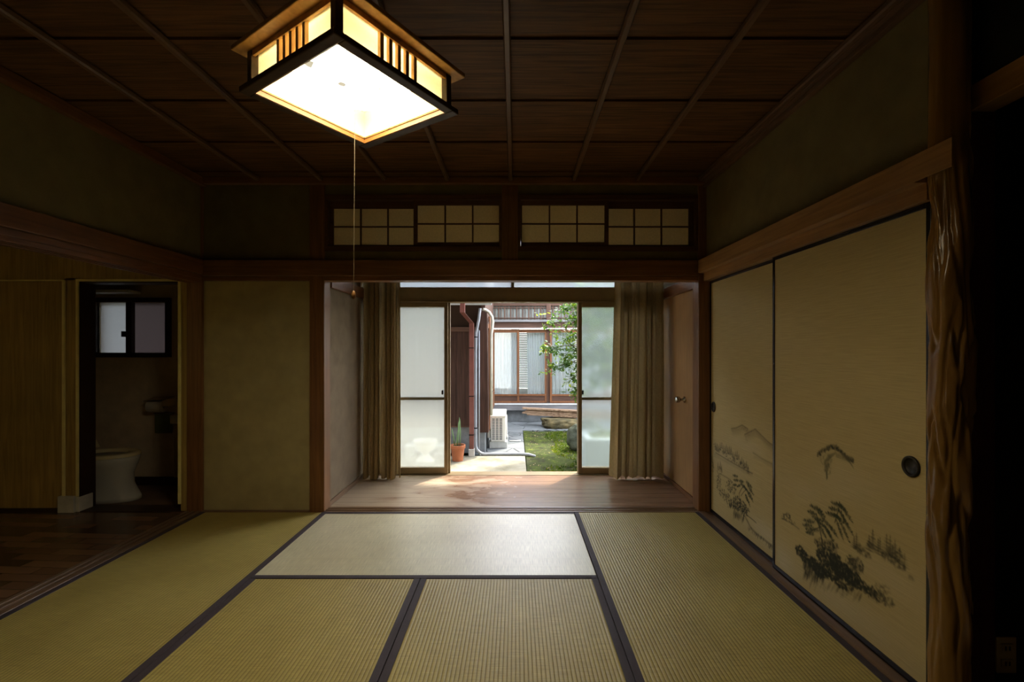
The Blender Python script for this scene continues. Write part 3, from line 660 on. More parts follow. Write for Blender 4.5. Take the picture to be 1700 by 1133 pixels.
def paint_near(c):
    MT = (.12, .115, .06)
    c.smooth_mist(1400, 800, .20, .10, .35); c.smooth_mist(1300, 930, .10, .09, .6); c.smooth_mist(1400, 1000, .30, .07, .35); c.smooth_mist(1480, 960, .20, .07, .3); c.smooth_mist(1340, 820, .16, .06, .25)
    # misty crag
    for k in range(26):
        t = k / 25; u = 1358 + 58 * t; v = 756 - 13 * math.sin(PI * min(1, t * 1.25)) + 10 * max(0, t - .6) * 2.2
        c.cluster(u, v, 2.5, 4, 7, .010, .5); c.conifer(u, v - 1, .022, .4)
    for k in range(9):
        a = k / 8
        c.stroke([(1388 + 10 * a - 22 * a, 752 + 3 * a), (1372 - 8 * a + 4, 764 + 4 * a), (1368 - 4 * a + 6, 780), (1372 + 2 * a, 798 - 4 * a)], .005, .25, col=MT)
    for k in range(7): c.stroke([(1388, 753 + k), (1400 + 2 * k, 756 + 2 * k), (1412 + k, 768 + 2 * k)], .004, .2, col=MT)
    c.cluster(1372, 765, 10, 12, 60, .010, .3, col=MT); c.cluster(1374, 780, 6, 10, 40, .009, .3, col=MT)
    # two pines
    c.stroke([(1366, 903), (1362, 884), (1358, 866), (1355, 852)], .005, .85); c.stroke([(1360, 876), (1350, 880), (1345, 884)], .003, .7); c.stroke([(1360, 868), (1370, 876), (1378, 884)], .003, .7)
    for u, v, a, b, r in ((1355, 845, .030, .013, 0), (1348, 852, .022, .012, .2), (1362, 851, .024, .012, -.4), (1344, 866, .032, .013, .35), (1340, 873, .024, .011, .4), (1357, 862, .026, .012, .1), (1369, 865, .036, .011, -.6), (1361, 869, .024, .010, -.2),
                          (1349, 880, .036, .012, .4), (1345, 886, .022, .010, .3), (1364, 880, .026, .011, -.9), (1374, 883, .034, .010, -.7), (1382, 880, .026, .010, -.7), (1377, 888, .024, .010, -.9)):
        c.pinepad(u, v, a, b, r)
    c.stroke([(1386, 868), (1389, 856), (1393, 847)], .004, .8); c.stroke([(1393, 850), (1400, 856)], .003, .7)
    for u, v, a, b, r in ((1390, 839, .026, .011, 0), (1384, 846, .022, .010, .2), (1380, 855, .024, .011, .2), (1397, 843, .022, .010, -.3), (1404, 851, .032, .010, -.8), (1399, 858, .026, .010, -.9), (1393, 862, .020, .010, -.3), (1406, 872, .030, .010, -.9), (1394, 880, .032, .009, -1.25), (1401, 880, .034, .009, -1.1), (1388, 858, .018, .009, 0)):
        c.pinepad(u, v, a, b, r)
    c.cluster(1305, 858, 7, 7, 60, .008, .75); c.cluster(1312, 866, 9, 4, 40, .007, .45, slope=.5); c.stroke([(1297, 861), (1312, 868), (1328, 880)], .005, .4)
    # bushes under the pines
    for u, v, ru, rv, n, al in ((1362, 902, 10, 8, 130, .5), (1377, 906, 9, 9, 110, .45), (1387, 910, 5, 9, 60, .4), (1372, 925, 16, 14, 400, .85), (1388, 932, 10, 12, 200, .75), (1398, 948, 14, 14, 330, .88), (1380, 950, 16, 14, 360, .85),
                                (1328, 915, 8, 8, 130, .85), (1336, 926, 8, 8, 140, .88), (1350, 936, 9, 10, 200, .9), (1362, 948, 12, 12, 260, .9), (1412, 935, 8, 12, 110, .5), (1424, 940, 9, 14, 140, .5), (1415, 960, 14, 12, 280, .85), (1428, 972, 13, 9, 160, .75), (1444, 982, 12, 9, 120, .65), (1460, 992, 12, 9, 90, .5), (1474, 1000, 10, 8, 60, .35), (1465, 978, 14, 9, 70, .3), (1402, 968, 18, 12, 260, .7)):
        c.cluster(u, v, ru, rv, n, .0095, al, slope=.35)
    for k in range(90):
        t = c.rng.random(); c.pdab(1334 + 34 * t, 930 + 26 * c.rng.random() + 12 * t, .005, .026, .25, .4)
    c.stroke([(1340, 922), (1336, 944), (1340, 958)], .007, .6); c.stroke([(1346, 924), (1356, 940), (1358, 956)], .007, .6)
    for k in range(50):
        t = c.rng.random(); c.pdab(1344 + 90 * t, 962 + 22 * t + 14 * c.rng.random(), .005, .022, .4, .18)
    # far small trees
    for u, v, h, al in ((1418, 900, .05, .5), (1422, 897, .06, .55), (1443, 901, .06, .6), (1449, 895, .075, .65), (1458, 907, .06, .6), (1461, 904, .055, .5), (1472, 902, .07, .45), (1478, 906, .08, .5), (1486, 912, .07, .45), (1494, 922, .06, .4), (1502, 930, .05, .35)): c.conifer(u, v, h, al)
    for u, v, ru, rv, n, al in ((1427, 912, 10, 7, 70, .35), (1436, 920, 10, 6, 50, .3), (1476, 926, 13, 7, 90, .35), (1492, 938, 13, 7, 70, .3), (1486, 918, 14, 9, 90, .3), (1446, 905, 8, 4, 30, .3), (1512, 960, 5, 3, 10, .3)): c.cluster(u, v, ru, rv, n, .010, al, slope=.4)

fusuma(2.45, YB - .003, 1.425, .004, 1.686, 'painted sliding door at the far end, next to the veranda post', paint_far, (1185, 676), (.030, .037))
fusuma(1.53, 2.472, 1.40, .004, 1.686, 'painted sliding door nearer the gnarled post, in the front track', paint_near, (1513, 775), (.036, .037))

# ------------------------------------------------------------------ gnarled alcove post
gp = MB(); n, rows = 72, 300; prev = None
for i in range(rows + 1):
    z = -.05 + (ZC + .05) * i / rows; rg = []
    amp = .85 if z < 1.66 else max(.12, .85 - (z - 1.66) * 3)
    if z < .55: amp *= max(.25, (z / .55))
    cxo = .008 * noise.noise(Vector((0, 3, z * 2.2))); cyo = .008 * noise.noise(Vector((7, 1, z * 2.2)))
    for k in range(n):
        a = 2 * PI * k / n; ca, sa = math.cos(a), math.sin(a)
        tw = a + .55 * noise.noise(Vector((1.3, 0, z * 1.4)))
        p = Vector((math.cos(tw) * 1.2, math.sin(tw) * 1.2, z * 2.6))
        rid = abs(noise.noise(p * 1.25 + Vector((0, 0, 9))))
        p2 = Vector((ca * 2.2, sa * 2.2, z * 7.5))
        r = .0515 + amp * (-.011 * (max(0, .18 - rid) / .18) ** .8 + .019 * noise.noise(Vector((math.cos(tw) * 1.2, math.sin(tw) * 1.2, z * 4.0)))+ .010 * max(0, noise.noise(p2) - .15) * 2)
        rg.append(gp._v((1.394 + cxo + r * ca, 1.46 + cyo + r * sa, z)))
    if prev:
        for k in range(n): gp.bm.faces.new((prev[k], prev[(k + 1) % n], rg[(k + 1) % n], rg[k]))
    prev = rg
tag(gp.build('alcove_post', M['knot'], smooth=True), 'gnarled polished tree trunk post between the painted doors and dark alcove', 'post')

# outlet on the alcove side wall
ox0, ox1, oz0, oz1 = 1.612, 1.679, .101, .222
t = thing('wall_outlet', 'ivory double socket plate low on the dark alcove wall', 'socket', ((ox0 + ox1) / 2, 1.53, oz0))
B(ox0, ox1, 1.523, 1.53, oz0, oz1).build('cover_plate', M['outlet'], t, bevel=.002)
for zc in (.137, .188):
    s = B(ox0 + .014, ox1 - .014, 1.519, 1.524, zc - .013, zc + .013).build('socket_face', M['outlet'], t, bevel=.001)
    B(ox0 + .024, ox0 + .028, 1.518, 1.5195, zc - .008, zc + .006).box(ox1 - .030, ox1 - .026, 1.518, 1.5195, zc - .008, zc + .006).build('slot', M['dark'], s)

# ------------------------------------------------------------------ transom shoji
def shoji(x0, x1, z0, z1, y, label, px, pz):
    t = thing('transom_screen', label, 'paper screen', ((x0 + x1) / 2, y, z0), 'paper transom screens over the veranda opening')
    th = .022
    fr = B(x0, px[0], y, y + th, z0, z1).box(px[-1], x1, y, y + th, z0, z1).box(px[0], px[-1], y, y + th, z0, pz[0]).box(px[0], px[-1], y, y + th, pz[-1], z1)
    fr.build('frame', M['shoji_wood'], t, bevel=.0015)
    lt = MB()
    for k in (1, 2): lt.box(px[0] + (px[-1] - px[0]) * k / 3 - .0055, px[0] + (px[-1] - px[0]) * k / 3 + .0055, y + .004, y + .014, pz[0], pz[-1])
    zm = (pz[0] + pz[-1]) / 2; lt.box(px[0], px[-1], y + .004, y + .0135, zm - .005, zm + .005)
    lt.build('lattice', M['shoji_wood'], t)
    B(px[0], px[-1], y + .0142, y + .0152, pz[0], pz[-1]).build('paper', M['shoji'], t)
k0 = YB / F
Xb = lambda u: (u - 855) * (YB + .03) / F
Zb = lambda v: H - (v - 581) * (YB + .03) / F
shoji(Xb(544), Xb(691), 1.946, 2.284, YB + .045, 'paper transom screen nearest the hanging cord', (Xb(552), Xb(688)), (Zb(406), Zb(345)))
shoji(Xb(687), -.118, 1.946, 2.284, YB + .018, 'paper transom screen on the hallway side of the short middle post', (Xb(693.5), Xb(830.5)), (Zb(403), Zb(341.5)))
shoji(.043, Xb(1010), 1.946, 2.284, YB + .018, 'paper transom screen on the painted door side of the short middle post', (Xb(866.5), Xb(1003.5)), (Zb(403), Zb(341.5)))
shoji(Xb(1005), Xb(1154), 1.946, 2.284, YB + .045, 'paper transom screen farthest from the hanging cord', (Xb(1009), Xb(1145)), (Zb(406), Zb(345)))

# ------------------------------------------------------------------ hanging lamp
LC = Vector((-.491, 1.385, 0)); ROT = math.radians(56.6)
LM = Matrix.Translation((LC.x, LC.y, 0)) @ Matrix.Rotation(ROT, 4, 'Z')
def LB(): m = MB(); m.mx = LM; return m
zb, zt = 1.933, 2.053; hb, hp, hf = .225, .205, .240
t = thing('pendant_lamp', 'square wooden lamp with glowing paper sides hanging from the ceiling', 'lamp', (LC.x, LC.y, zb))
m = LB()
fwid = .030
for sx in (-1, 1): m.box(*sorted((sx * hb, sx * (hb - fwid))), -hb, hb, zb, zb + .017)
for sy in (-1, 1): m.box(-hb + fwid, hb - fwid, *sorted((sy * hb, sy * (hb - fwid))), zb, zb + .017)
m.build('bottom_frame', M['lampdark'], t, bevel=.003)
m = LB(); o_, i_ = hb - fwid, hb - fwid - .0025
for q in (-1, 1): m.box(*sorted((q * o_, q * i_)), -o_, o_, zb + .002, zb + .017).box(-i_, i_, *sorted((q * o_, q * i_)), zb + .002, zb + .017)
m.build('frame_lip', M['lip'], t)['label'] = 'orange wooden inner lip of the lamp frame'
m = LB(); m.box(-hf, hf, -hf, hf, zt, zt + .014).box(-hf + .02, hf - .02, -hf + .02, hf - .02, zt + .014, zt + .03)
m.build('top_board', M['lampwood'], t, bevel=.003)
m = LB(); g = .02
for s in (-1, 1):
    m.box(-hp, hp, *sorted((s * hp, s * (hp - .008))), zt - .016, zt); m.box(*sorted((s * hp, s * (hp - .008))), -hp, hp, zt - .016, zt)
    m.box(-hp, hp, *sorted((s * (hp - .004), s * (hp - .016))), zb + .017, zb + .026); m.box(*sorted((s * (hp - .004), s * (hp - .016))), -hp, hp, zb + .017, zb + .026)
m.build('side_rails', M['lampwood'], t, bevel=.001)
for sx in (-1, 1):
    for sy in (-1, 1):
        m = LB(); m.box(*sorted((sx * (hp + .004), sx * (hp - .018))), *sorted((sy * (hp + .004), sy * (hp - .018))), zb + .017, zt)
        m.build('corner_post', M['lampdark'], t, bevel=.002)
for side in range(4):
    R = Matrix.Rotation(side * PI / 2, 4, 'Z')
    for k in range(5):
        x = (k - 2) * .0305
        m = MB(); m.mx = LM @ R; m.box(x - .006, x + .006, -hp + .004, -hp + .016, zb + .017, zt - .001); m.build('slat', M['lampwood'], t, bevel=.001)
    m = MB(); m.mx = LM @ R; m.box(-hp + .018, hp - .018, -hp + .017, -hp + .0185, zb + .02, zt - .002); m.build('paper_panel', M['lamppaper'], t)
m = LB(); m.box(-hp + .022, hp - .022, -hp + .022, hp - .022, zt - .012, zt - .004); pl = m.build('reflector', M['white'], t)
for x, y, r_ in ((-.085, .090, .018), (.031, .100, .012), (.108, .026, .012)):
    m = LB(); m.disc((x, y, zt - .0125), (r_, 0, 0), (0, r_, 0), 20); m.build('reflector_hole', M['dark'], pl)
m = LB(); m.torus((0.0, 0, zt - .05), .105, .0130); m.build('ring_tube', M['tube'], t, smooth=True)
m = LB(); m.torus((0.0, 0, zt - .042), .158, .0130); m.build('ring_tube', M['tube'], t, smooth=True)
for a in range(4):
    m = LB(); ca, sa = .105 * math.cos(a * PI / 2 + .2), .105 * math.sin(a * PI / 2 + .2)
    m.box(ca - .006, ca + .006, sa - .006, sa + .006, zt - .05, zt - .012); m.build('tube_holder', M['white'], t)
MB().tube([(LC.x, LC.y, zt + .03), (LC.x, LC.y, ZC - .03)], .006).build('hanging_cord', M['dark'], t)
MB().lathe([(0, 0), (.05, 0), (.055, -.015), (.03, -.035), (0, -.036)], (LC.x, LC.y, ZC), 28).build('ceiling_rose', M['dark'], t, smooth=True)
ld = bpy.data.lights.new('lamp_glow', 'AREA'); ld.shape = 'DISK'; ld.size = .26; ld.energy = 3.6; ld.color = (1.0, .84, .56)
lo_ = bpy.data.objects.new('lamp_glow', ld); COL.objects.link(lo_); lo_.location = (0, 0, zt - .07 - zb); lo_.parent = t
# pull cord
cx_, cy_ = LC.x + .0, LC.y - .0
t2 = thing('pull_cord', 'thin pull cord with a small wooden knob hanging below the lamp', 'cord', (cx_, cy_, 1.33))
zk = gz(490, cy_)
MB().tube([(cx_ + .004, cy_, zt - .02), (cx_ + .003, cy_, 1.8), (cx_ + .0015, cy_, 1.6), (cx_, cy_, zk + .012)], .0008, 6).build('string', M['cord'], t2)
MB().lathe([(0, .013), (.003, .012), (.0055, .004), (.0065, -.004), (.005, -.011), (0, -.013)], (cx_, cy_, zk), 16).build('wooden_knob', M['knob'], t2, smooth=True)

# ------------------------------------------------------------------ veranda curtains
def curtain(x0, x1, y, z0, z1, folds, seed, label, taper=0.0):
    m = MB(); nx, nz = 260, 40; rows = []; rnd = random.Random(seed)
    ph = [rnd.uniform(0, 6) for _ in range(6)]
    for j in range(nz + 1):
        q = j / nz; z = z0 + (z1 - z0) * q; r = []
        for i in range(nx + 1):
            s = i / nx
            w = s + .030 * math.sin(5 * s * PI + ph[0]) * (1 - .4 * q)
            amp = .026 + .020 * math.sin(4.3 * s * PI + ph[1]) + .010 * (1 - q)
            yy = y + amp * math.sin(2 * PI * folds * w + ph[2] + .5 * math.sin(2.2 * q + ph[3])) + .007 * math.sin(2 * PI * folds * 2.3 * w + ph[4] + 1.5 * q)
            x = x0 + (x1 - x0) * s + .012 * math.sin(2 * PI * folds * 2 * w + ph[5])
            if taper: x += taper * (1 - q) ** 1.2 * (s if taper > 0 else 1 - s) * 1.0
            zz = z + (1 - q) * (.012 * math.sin(2 * PI * folds * w + ph[2]) )
            r.append(m._v((x, yy, zz)))
        rows.append(r)
    for j in range(nz):
        for i in range(nx): m.bm.faces.new((rows[j][i], rows[j][i + 1], rows[j + 1][i + 1], rows[j + 1][i]))
    return tag(m.build('veranda_curtain', M['drape'], smooth=True), label, 'curtain', 'drapes drawn back on the veranda')
YC = 4.19
curtain(-1.39, gx(665, YC), YC, .012, 1.835, 6.5, 3, 'gold brown drape gathered against the plaster end wall')
curtain(gx(1021, YC), 1.365, YC, .014, 1.835, 6.0, 8, 'gold brown drape gathered beside the wooden veranda door', taper=-.045)
t = thing('curtain_rail', 'curtain rail with a small white end piece above the sliding glass doors', 'curtain rail', (0, YC, 1.85))
B(-1.40, 1.38, YC - .012, YC + .012, 1.855, 1.88).build('track', M['bronze'], t, bevel=.002)
B(-1.413, -1.398, YC - .03, YC - .018, 1.76, 1.88).build('end_piece', M['white'], t, bevel=.002)

# ------------------------------------------------------------------ sliding glass doors
YS = 4.33
fr = struct(B(-1.415, 1.41, YS - .02, YS + .10, 1.637, 1.775).box(-1.415, 1.41, YS - .035, YS - .02, 1.765, 1.775).box(-1.415, 1.41, YS - .03, YS - .02, 1.637, 1.648)
       .box(-1.415, 1.41, YS - .03, YS + .10, -.06, .0).box(-1.415, -1.385, YS, YS + .09, 0, 2.24).box(1.38, 1.41, YS, YS + .09, 0, 2.24).box(-1.415, 1.41, YS, YS + .09, 2.24, 2.28).build('window_2', M['bronze_d'], bevel=.002), 'bronze aluminium frame of the veranda glass doors', 'window frame')
m = B(gx(848.5, YS), gx(853.5, YS), YS + .02, YS + .06, 1.775, 2.24); m.build('mullion', M['bronze_d'], fr)
B(-1.385, gx(848.5, YS), YS + .04, YS + .044, 1.785, 2.24).build('transom_pane', M['frost_t'], fr)
B(gx(853.5, YS), 1.38, YS + .04, YS + .044, 1.785, 2.24).build('transom_pane', M['frost_t'], fr)
B(-1.385, 1.38, YS + .034, YS + .046, 1.775, 1.785).build('pane_bead', M['steel'], fr)
def sash(x0, x1, y, latch, label, gm='frost', st0=.035, st1=.035):
    t = thing('sliding_glass_door', label, 'glass door', ((x0 + x1) / 2, y, .0), 'frosted sliding glass doors')
    zb_, zt_, th = .002, 1.636, .026
    f = B(x0, x0 + st0, y, y + th, zb_, zt_).box(x1 - st1, x1, y, y + th, zb_, zt_).box(x0 + st0, x1 - st1, y, y + th, zb_, .062).box(x0 + st0, x1 - st1, y, y + th, 1.592, zt_)
    f.build('frame', M['bronze'], t, bevel=.002)
    B(x0 + st0, x1 - st1, y + .004, y + .02, .706, .732).build('middle_rail', M['steel'], t, bevel=.001)
    B(x0 + st0, x1 - st1, y + .011, y + .015, .062, .706).build('lower_pane', M[gm], t)
    B(x0 + st0, x1 - st1, y + .011, y + .015, .732, 1.592).build('upper_pane', M[gm], t)
    if latch is not None:
        B(latch - .008, latch + .008, y - .018, y, .76, .80).build('latch', M['dark'], t, bevel=.003)
X_l, X_li = gx(743.5, YS), gx(747.5, YS + .035)
sash(-1.38, X_l, YS, X_l - .05, 'front frosted glass door next to the gathered drape on the plaster wall side')
t = sash(-1.33, X_li, YS + .034, None, 'frosted glass door slid behind the front one, on the flower pot side')
X_r, X_ri = gx(960, YS), gx(958.5, YS + .035)
sash(X_r, 1.375, YS, X_r + .042, 'front frosted glass door on the tree side of the opening', 'frost_r')
sash(X_ri, 1.31, YS + .034, None, 'frosted glass door slid behind the front one, on the tree side', 'frost_r')

# ------------------------------------------------------------------ toilet room things
tx, ty, tz = -3.40, 3.70, -.03
t = thing('toilet', 'white toilet with an ivory seat seen through the doorway', 'toilet', (tx, ty, tz))
def oval_loft(m, secs, n=40, cap=True):
    prev = None; first = None
    for (cx, rx, ry, z) in secs:
        rg = []
        for k in range(n):
            a = 2 * PI * k / n; c, s = math.cos(a), math.sin(a)
            e = .8 if c < 0 else 1.0
            rg.append(m._v((cx + rx * math.copysign(abs(c) ** e, c), ty + ry * math.copysign(abs(s) ** .85, s), z)))
        if prev:
            for k in range(n): m.bm.faces.new((prev[k], prev[(k + 1) % n], rg[(k + 1) % n], rg[k]))
        else: first = rg
        prev = rg
    if cap: m.bm.faces.new(list(reversed(first))); m.bm.faces.new(prev)
    return m
oval_loft(MB(), [(-3.30, .245, .125, tz), (-3.30, .24, .12, .0), (-3.315, .20, .11, .10), (-3.32, .20, .115, .18), (-3.33, .235, .15, .26), (-3.34, .255, .175, .315), (-3.34, .25, .17, .325)]).build('bowl', M['porcelain'], t, smooth=True)
sm = MB(); n = 44; rings = []
for (ro, ri, z) in ((1, 0, .327), (1.0, 0, .345), (.93, 0, .352)):
    rings.append([sm._v((-3.34 + .262 * ro * math.cos(2 * PI * k / n), ty + .185 * ro * math.sin(2 * PI * k / n), z)) for k in range(n)])
rings.append([sm._v((-3.33 + .165 * math.cos(2 * PI * k / n), ty + .11 * math.sin(2 * PI * k / n), .350)) for k in range(n)])
rings.append([sm._v((-3.33 + .16 * math.cos(2 * PI * k / n), ty + .105 * math.sin(2 * PI * k / n), .33)) for k in range(n)])
for r0, r1 in zip(rings[:-1], rings[1:]):
    for k in range(n): sm.bm.faces.new((r0[k], r0[(k + 1) % n], r1[(k + 1) % n], r1[k]))
sm.build('seat', M['seat'], t, smooth=True)['label'] = 'ivory plastic toilet seat'
MB().prism([(-3.70, ty - .17, .36), (-3.52, ty - .17, .36), (-3.57, ty - .17, .45), (-3.62, ty - .17, .72), (-3.70, ty - .17, .72)], (0, .34, 0)).build('lid', M['seat'], t, bevel=.01)
B(-3.88, -3.70, ty - .19, ty + .19, .36, .74).box(-3.8, -3.55, ty - .1, ty + .1, tz, .33).build('tank', M['porcelain'], t, bevel=.015)
B(-3.60, -3.565, ty - .12, ty - .08, .345, .385).build('hinge', M['porcelain'], t, bevel=.004)

t = thing('paper_holder', 'toilet roll in a holder with a metal flap on the toilet room wall', 'paper holder', (-3.17, 4.09, .60))
hx0, hx1 = -3.232, -3.028
mb = MB(); mb.mx = Matrix.Translation((hx0 + .005, 4.02, .685)) @ Matrix.Rotation(PI / 2, 4, 'Y'); mb.lathe([(.018, 0), (.052, 0), (.052, .125), (.018, .125), (.018, 0)], n=28); mb.build('paper_roll', M['tissue'], t, smooth=False)
B(hx1 - .065, hx1 - .01, 3.99, 4.09, .688, .752).build('bracket', M['seat'], t, bevel=.004)
MB().hexa([(hx0 - .01, 3.965, .735), (hx1 - .03, 3.965, .745), (hx1 - .03, 4.088, .765), (hx0 - .01, 4.088, .755), (hx0 - .01, 3.965, .739), (hx1 - .03, 3.965, .75), (hx1 - .03, 4.088, .77), (hx0 - .01, 4.088, .76)]).build('flap', M['steel'], t)
t = thing('hand_towel', 'olive towel hanging below the paper holder', 'towel', (-3.13, 4.07, .46))
B(-3.21, -3.06, 4.055, 4.066, .44, .615).build('cloth', M['towel'], t, bevel=.003); B(-3.215, -3.055, 4.05, 4.09, .612, .622).build('hanging_bar', M['steel'], t)
t = thing('corner_cabinet', 'slim cabinet with a white top half hidden by the toilet door frame', 'cabinet', (-2.9, 3.95, -.03))
B(-2.895, -2.60, 3.86, 4.07, .10, .555).build('body', M['panel'], t, bevel=.002); B(-2.915, -2.59, 3.84, 4.07, .557, .632).build('basin_top', M['porcelain'], t, bevel=.008); B(-2.88, -2.61, 3.88, 4.06, -.03, .10).build('plinth', M['dark'], t)
t = tag(B(-3.74, -3.34, 3.93, 4.06, 1.68, 1.705).build('shelf', M['rail'], bevel=.002), 'narrow pale shelf above the small toilet window', 'shelf')

# ------------------------------------------------------------------ garden ground
GZ = -.40
struct(B(-9, 9, 4.40, 17, -.8, GZ - .06).build('ground', M['moss']), 'garden soil', 'ground')
struct(B(-4, .15, 4.42, 6.80, GZ - .07, GZ).build('path', M['concrete'], bevel=.01), 'sunlit concrete paving beside the veranda', 'paving')
struct(B(-.7, .15, 6.86, 8.95, GZ - .07, GZ).box(-.7, 5.0, 8.95, 10.05, GZ - .07, GZ).build('path_flagstone', M['flag'], bevel=.006), 'grey slate paving around the lawn', 'paving')
gm = MB(); nx, ny = 90, 110; rows = []
for j in range(ny + 1):
    r = []
    for i in range(nx + 1):
        x = .165 + (4.6 - .165) * i / nx; y = 4.45 + (8.94 - 4.45) * j / ny
        z = GZ - .015 + .05 * noise.noise(Vector((x * 1.1, y * 1.1, 0))) * min(1, (x - .16) * 3) + .012 * noise.noise(Vector((x * 7, y * 7, 3)))
        r.append(gm._v((x, y, min(z, GZ + .03))))
    rows.append(r)
for j in range(ny):
    for i in range(nx): gm.bm.faces.new((rows[j][i], rows[j][i + 1], rows[j + 1][i + 1], rows[j + 1][i]))
lawn = tag(gm.build('moss_lawn', M['moss'], smooth=True), 'patchy green moss lawn with bare earth between paving and rocks', 'moss', kind='stuff')
lm = MB()
for _ in range(420):
    x, y = random.uniform(.2, 2.2), random.uniform(5.2, 8.9); a = random.uniform(0, 6.28); s = random.uniform(.008, .020)
    if 7.2 > y > 5.6 and x > .85: continue
    z = GZ + .008 + .05 * noise.noise(Vector((x * 1.1, y * 1.1, 0))) * min(1, (x - .16) * 3)
    c, sn_ = math.cos(a), math.sin(a)
    lm.poly([(x - c * s, y - sn_ * s, z), (x + sn_ * s * .45, y - c * s * .45, z + .006), (x + c * s, y + sn_ * s, z + .003), (x - sn_ * s * .45, y + c * s * .45, z + .008)])
tag(lm.build('fallen_leaves', M['litter'], recalc=False), 'small dry leaves scattered over the moss lawn', 'leaves', kind='stuff')
# moss tufts
tm = MB()
for _ in range(9000):
    x, y = random.uniform(.18, 1.8), random.uniform(5.3, 8.9)
    if noise.noise(Vector((x * 1.6, y * 1.6, 5))) < -.05: continue
    z = GZ - .012 + .05 * noise.noise(Vector((x * 1.1, y * 1.1, 0))) * min(1, (x - .16) * 3); a = random.uniform(0, 6.28); s = random.uniform(.006, .013); h = random.uniform(.012, .03)
    c, sn_ = math.cos(a) * s, math.sin(a) * s
    tm.poly([(x - c, y - sn_, z), (x + c, y + sn_, z), (x + c * .2 + random.uniform(-.01, .01), y + sn_ * .2, z + h)])
tm.build('grass_tufts', M['tuft'], parent=lawn, recalc=False)['kind'] = 'stuff'

# rocks
def rock(c, r, seed, name, mat, label, flat=None, rough=.25, sub=5):
    m = MB(); bmesh.ops.create_icosphere(m.bm, subdivisions=sub, radius=1)
    for v in m.bm.verts:
        d = v.co.normalized()
        k = 1 + rough * noise.noise(d * 1.3 + Vector((seed, 0, 0))) + rough * .4 * noise.noise(d * 3.5 + Vector((0, seed, 0))) + rough * .12 * noise.noise(d * 11 + Vector((0, seed, 0)))
        p = Vector((d.x * r[0] * k, d.y * r[1] * k, d.z * r[2] * k))
        if flat: p.z = min(p.z, r[2] * flat + .015 * noise.noise(p * 6))
        p.z = max(p.z, -r[2] * .75)
        v.co = p + Vector(c)
    return tag(m.build(name, mat, smooth=True), label, 'rock')
rock((.93, 9.33, GZ + .085), (.40, .26, .17), 3, 'stepping_stone', M['rock1'], 'flat-topped lichen covered rock with boards resting on it', flat=.56)
rock((1.14, 7.25, GZ + .17), (.30, .34, .28), 11, 'garden_rock', M['rock2'], 'rounded grey rock at the lawn edge, half behind the glass door frame')

# weathered boards lying over the flat rock
rb = random.Random(4)
bl = ['topmost weathered board of the stack on the flat rock', 'second weathered board from the top of the stack on the flat rock', 'middle weathered board of the stack on the flat rock', 'second weathered board from the bottom of the stack on the flat rock', 'bottom weathered board of the stack, touching the flat rock']
for k in range(5):
    kk = 4 - k
    p0 = Vector((.16 + .05 * ((k * 2) % 3), 9.56 + .015 * (k % 2), -.166 + .031 * kk)); p1 = Vector((2.6, 9.12 + .02 * (k % 2), -.236 + .031 * kk))
    d_ = (p1 - p0).normalized(); side = Vector((0, 0, 1)).cross(d_).normalized(); up = d_.cross(side)
    m = MB(); wd = .07 - .004 * (k % 3); nseg = 16; prev = None
    for i in range(nseg + 1):
        q = p0 + (p1 - p0) * (i / nseg)
        e = [.006 * noise.noise(Vector((i * .8, k * 5 + j, 1))) for j in range(4)]
        s4 = [q - side * (wd + e[0]) - up * .014, q + side * (wd + e[1]) - up * .014, q + side * (wd + e[2]) + up * .014, q - side * (wd + e[3]) + up * .014]
        vs = [m._v(x) for x in s4]
        if prev:
            for j in range(4): m.bm.faces.new((prev[j], prev[(j + 1) % 4], vs[(j + 1) % 4], vs[j]))
        else: m.bm.faces.new(list(reversed(vs)))
        prev = vs
    m.bm.faces.new(prev)
    tag(m.build('weathered_board', M['board'], bevel=.002), bl[k], 'board', 'weathered boards lying on the flat rock')
# stone trough
t = thing('stone_trough', 'square grey stone trough filled with soil behind the frosted glass', 'stone trough', (1.27, 6.12, GZ - .03))
a0, a1, b0, b1, zt2 = .90, 1.64, 5.80, 6.50, .045
m = B(a0, a1, b0, b0 + .10, GZ - .03, zt2).box(a0, a1, b1 - .10, b1, GZ - .03, zt2).box(a0, a0 + .10, b0 + .10, b1 - .10, GZ - .03, zt2).box(a1 - .10, a1, b0 + .10, b1 - .10, GZ - .03, zt2)
m.build('basin', M['trough'], t, bevel=.02)
m = MB(); rows = []
for j in range(13):
    rows.append([m._v((a0 + .09 + (a1 - a0 - .18) * i / 12, b0 + .09 + (b1 - b0 - .18) * j / 12, zt2 - .02 + .07 * math.sin(PI * i / 12) * math.sin(PI * j / 12) + .03 * noise.noise(Vector((i * .6, j * .6, 2))))) for i in range(13)])
for j in range(12):
    for i in range(12): m.bm.faces.new((rows[j][i], rows[j][i + 1], rows[j + 1][i + 1], rows[j + 1][i]))
m.build('soil', M['moss'], t, smooth=True)

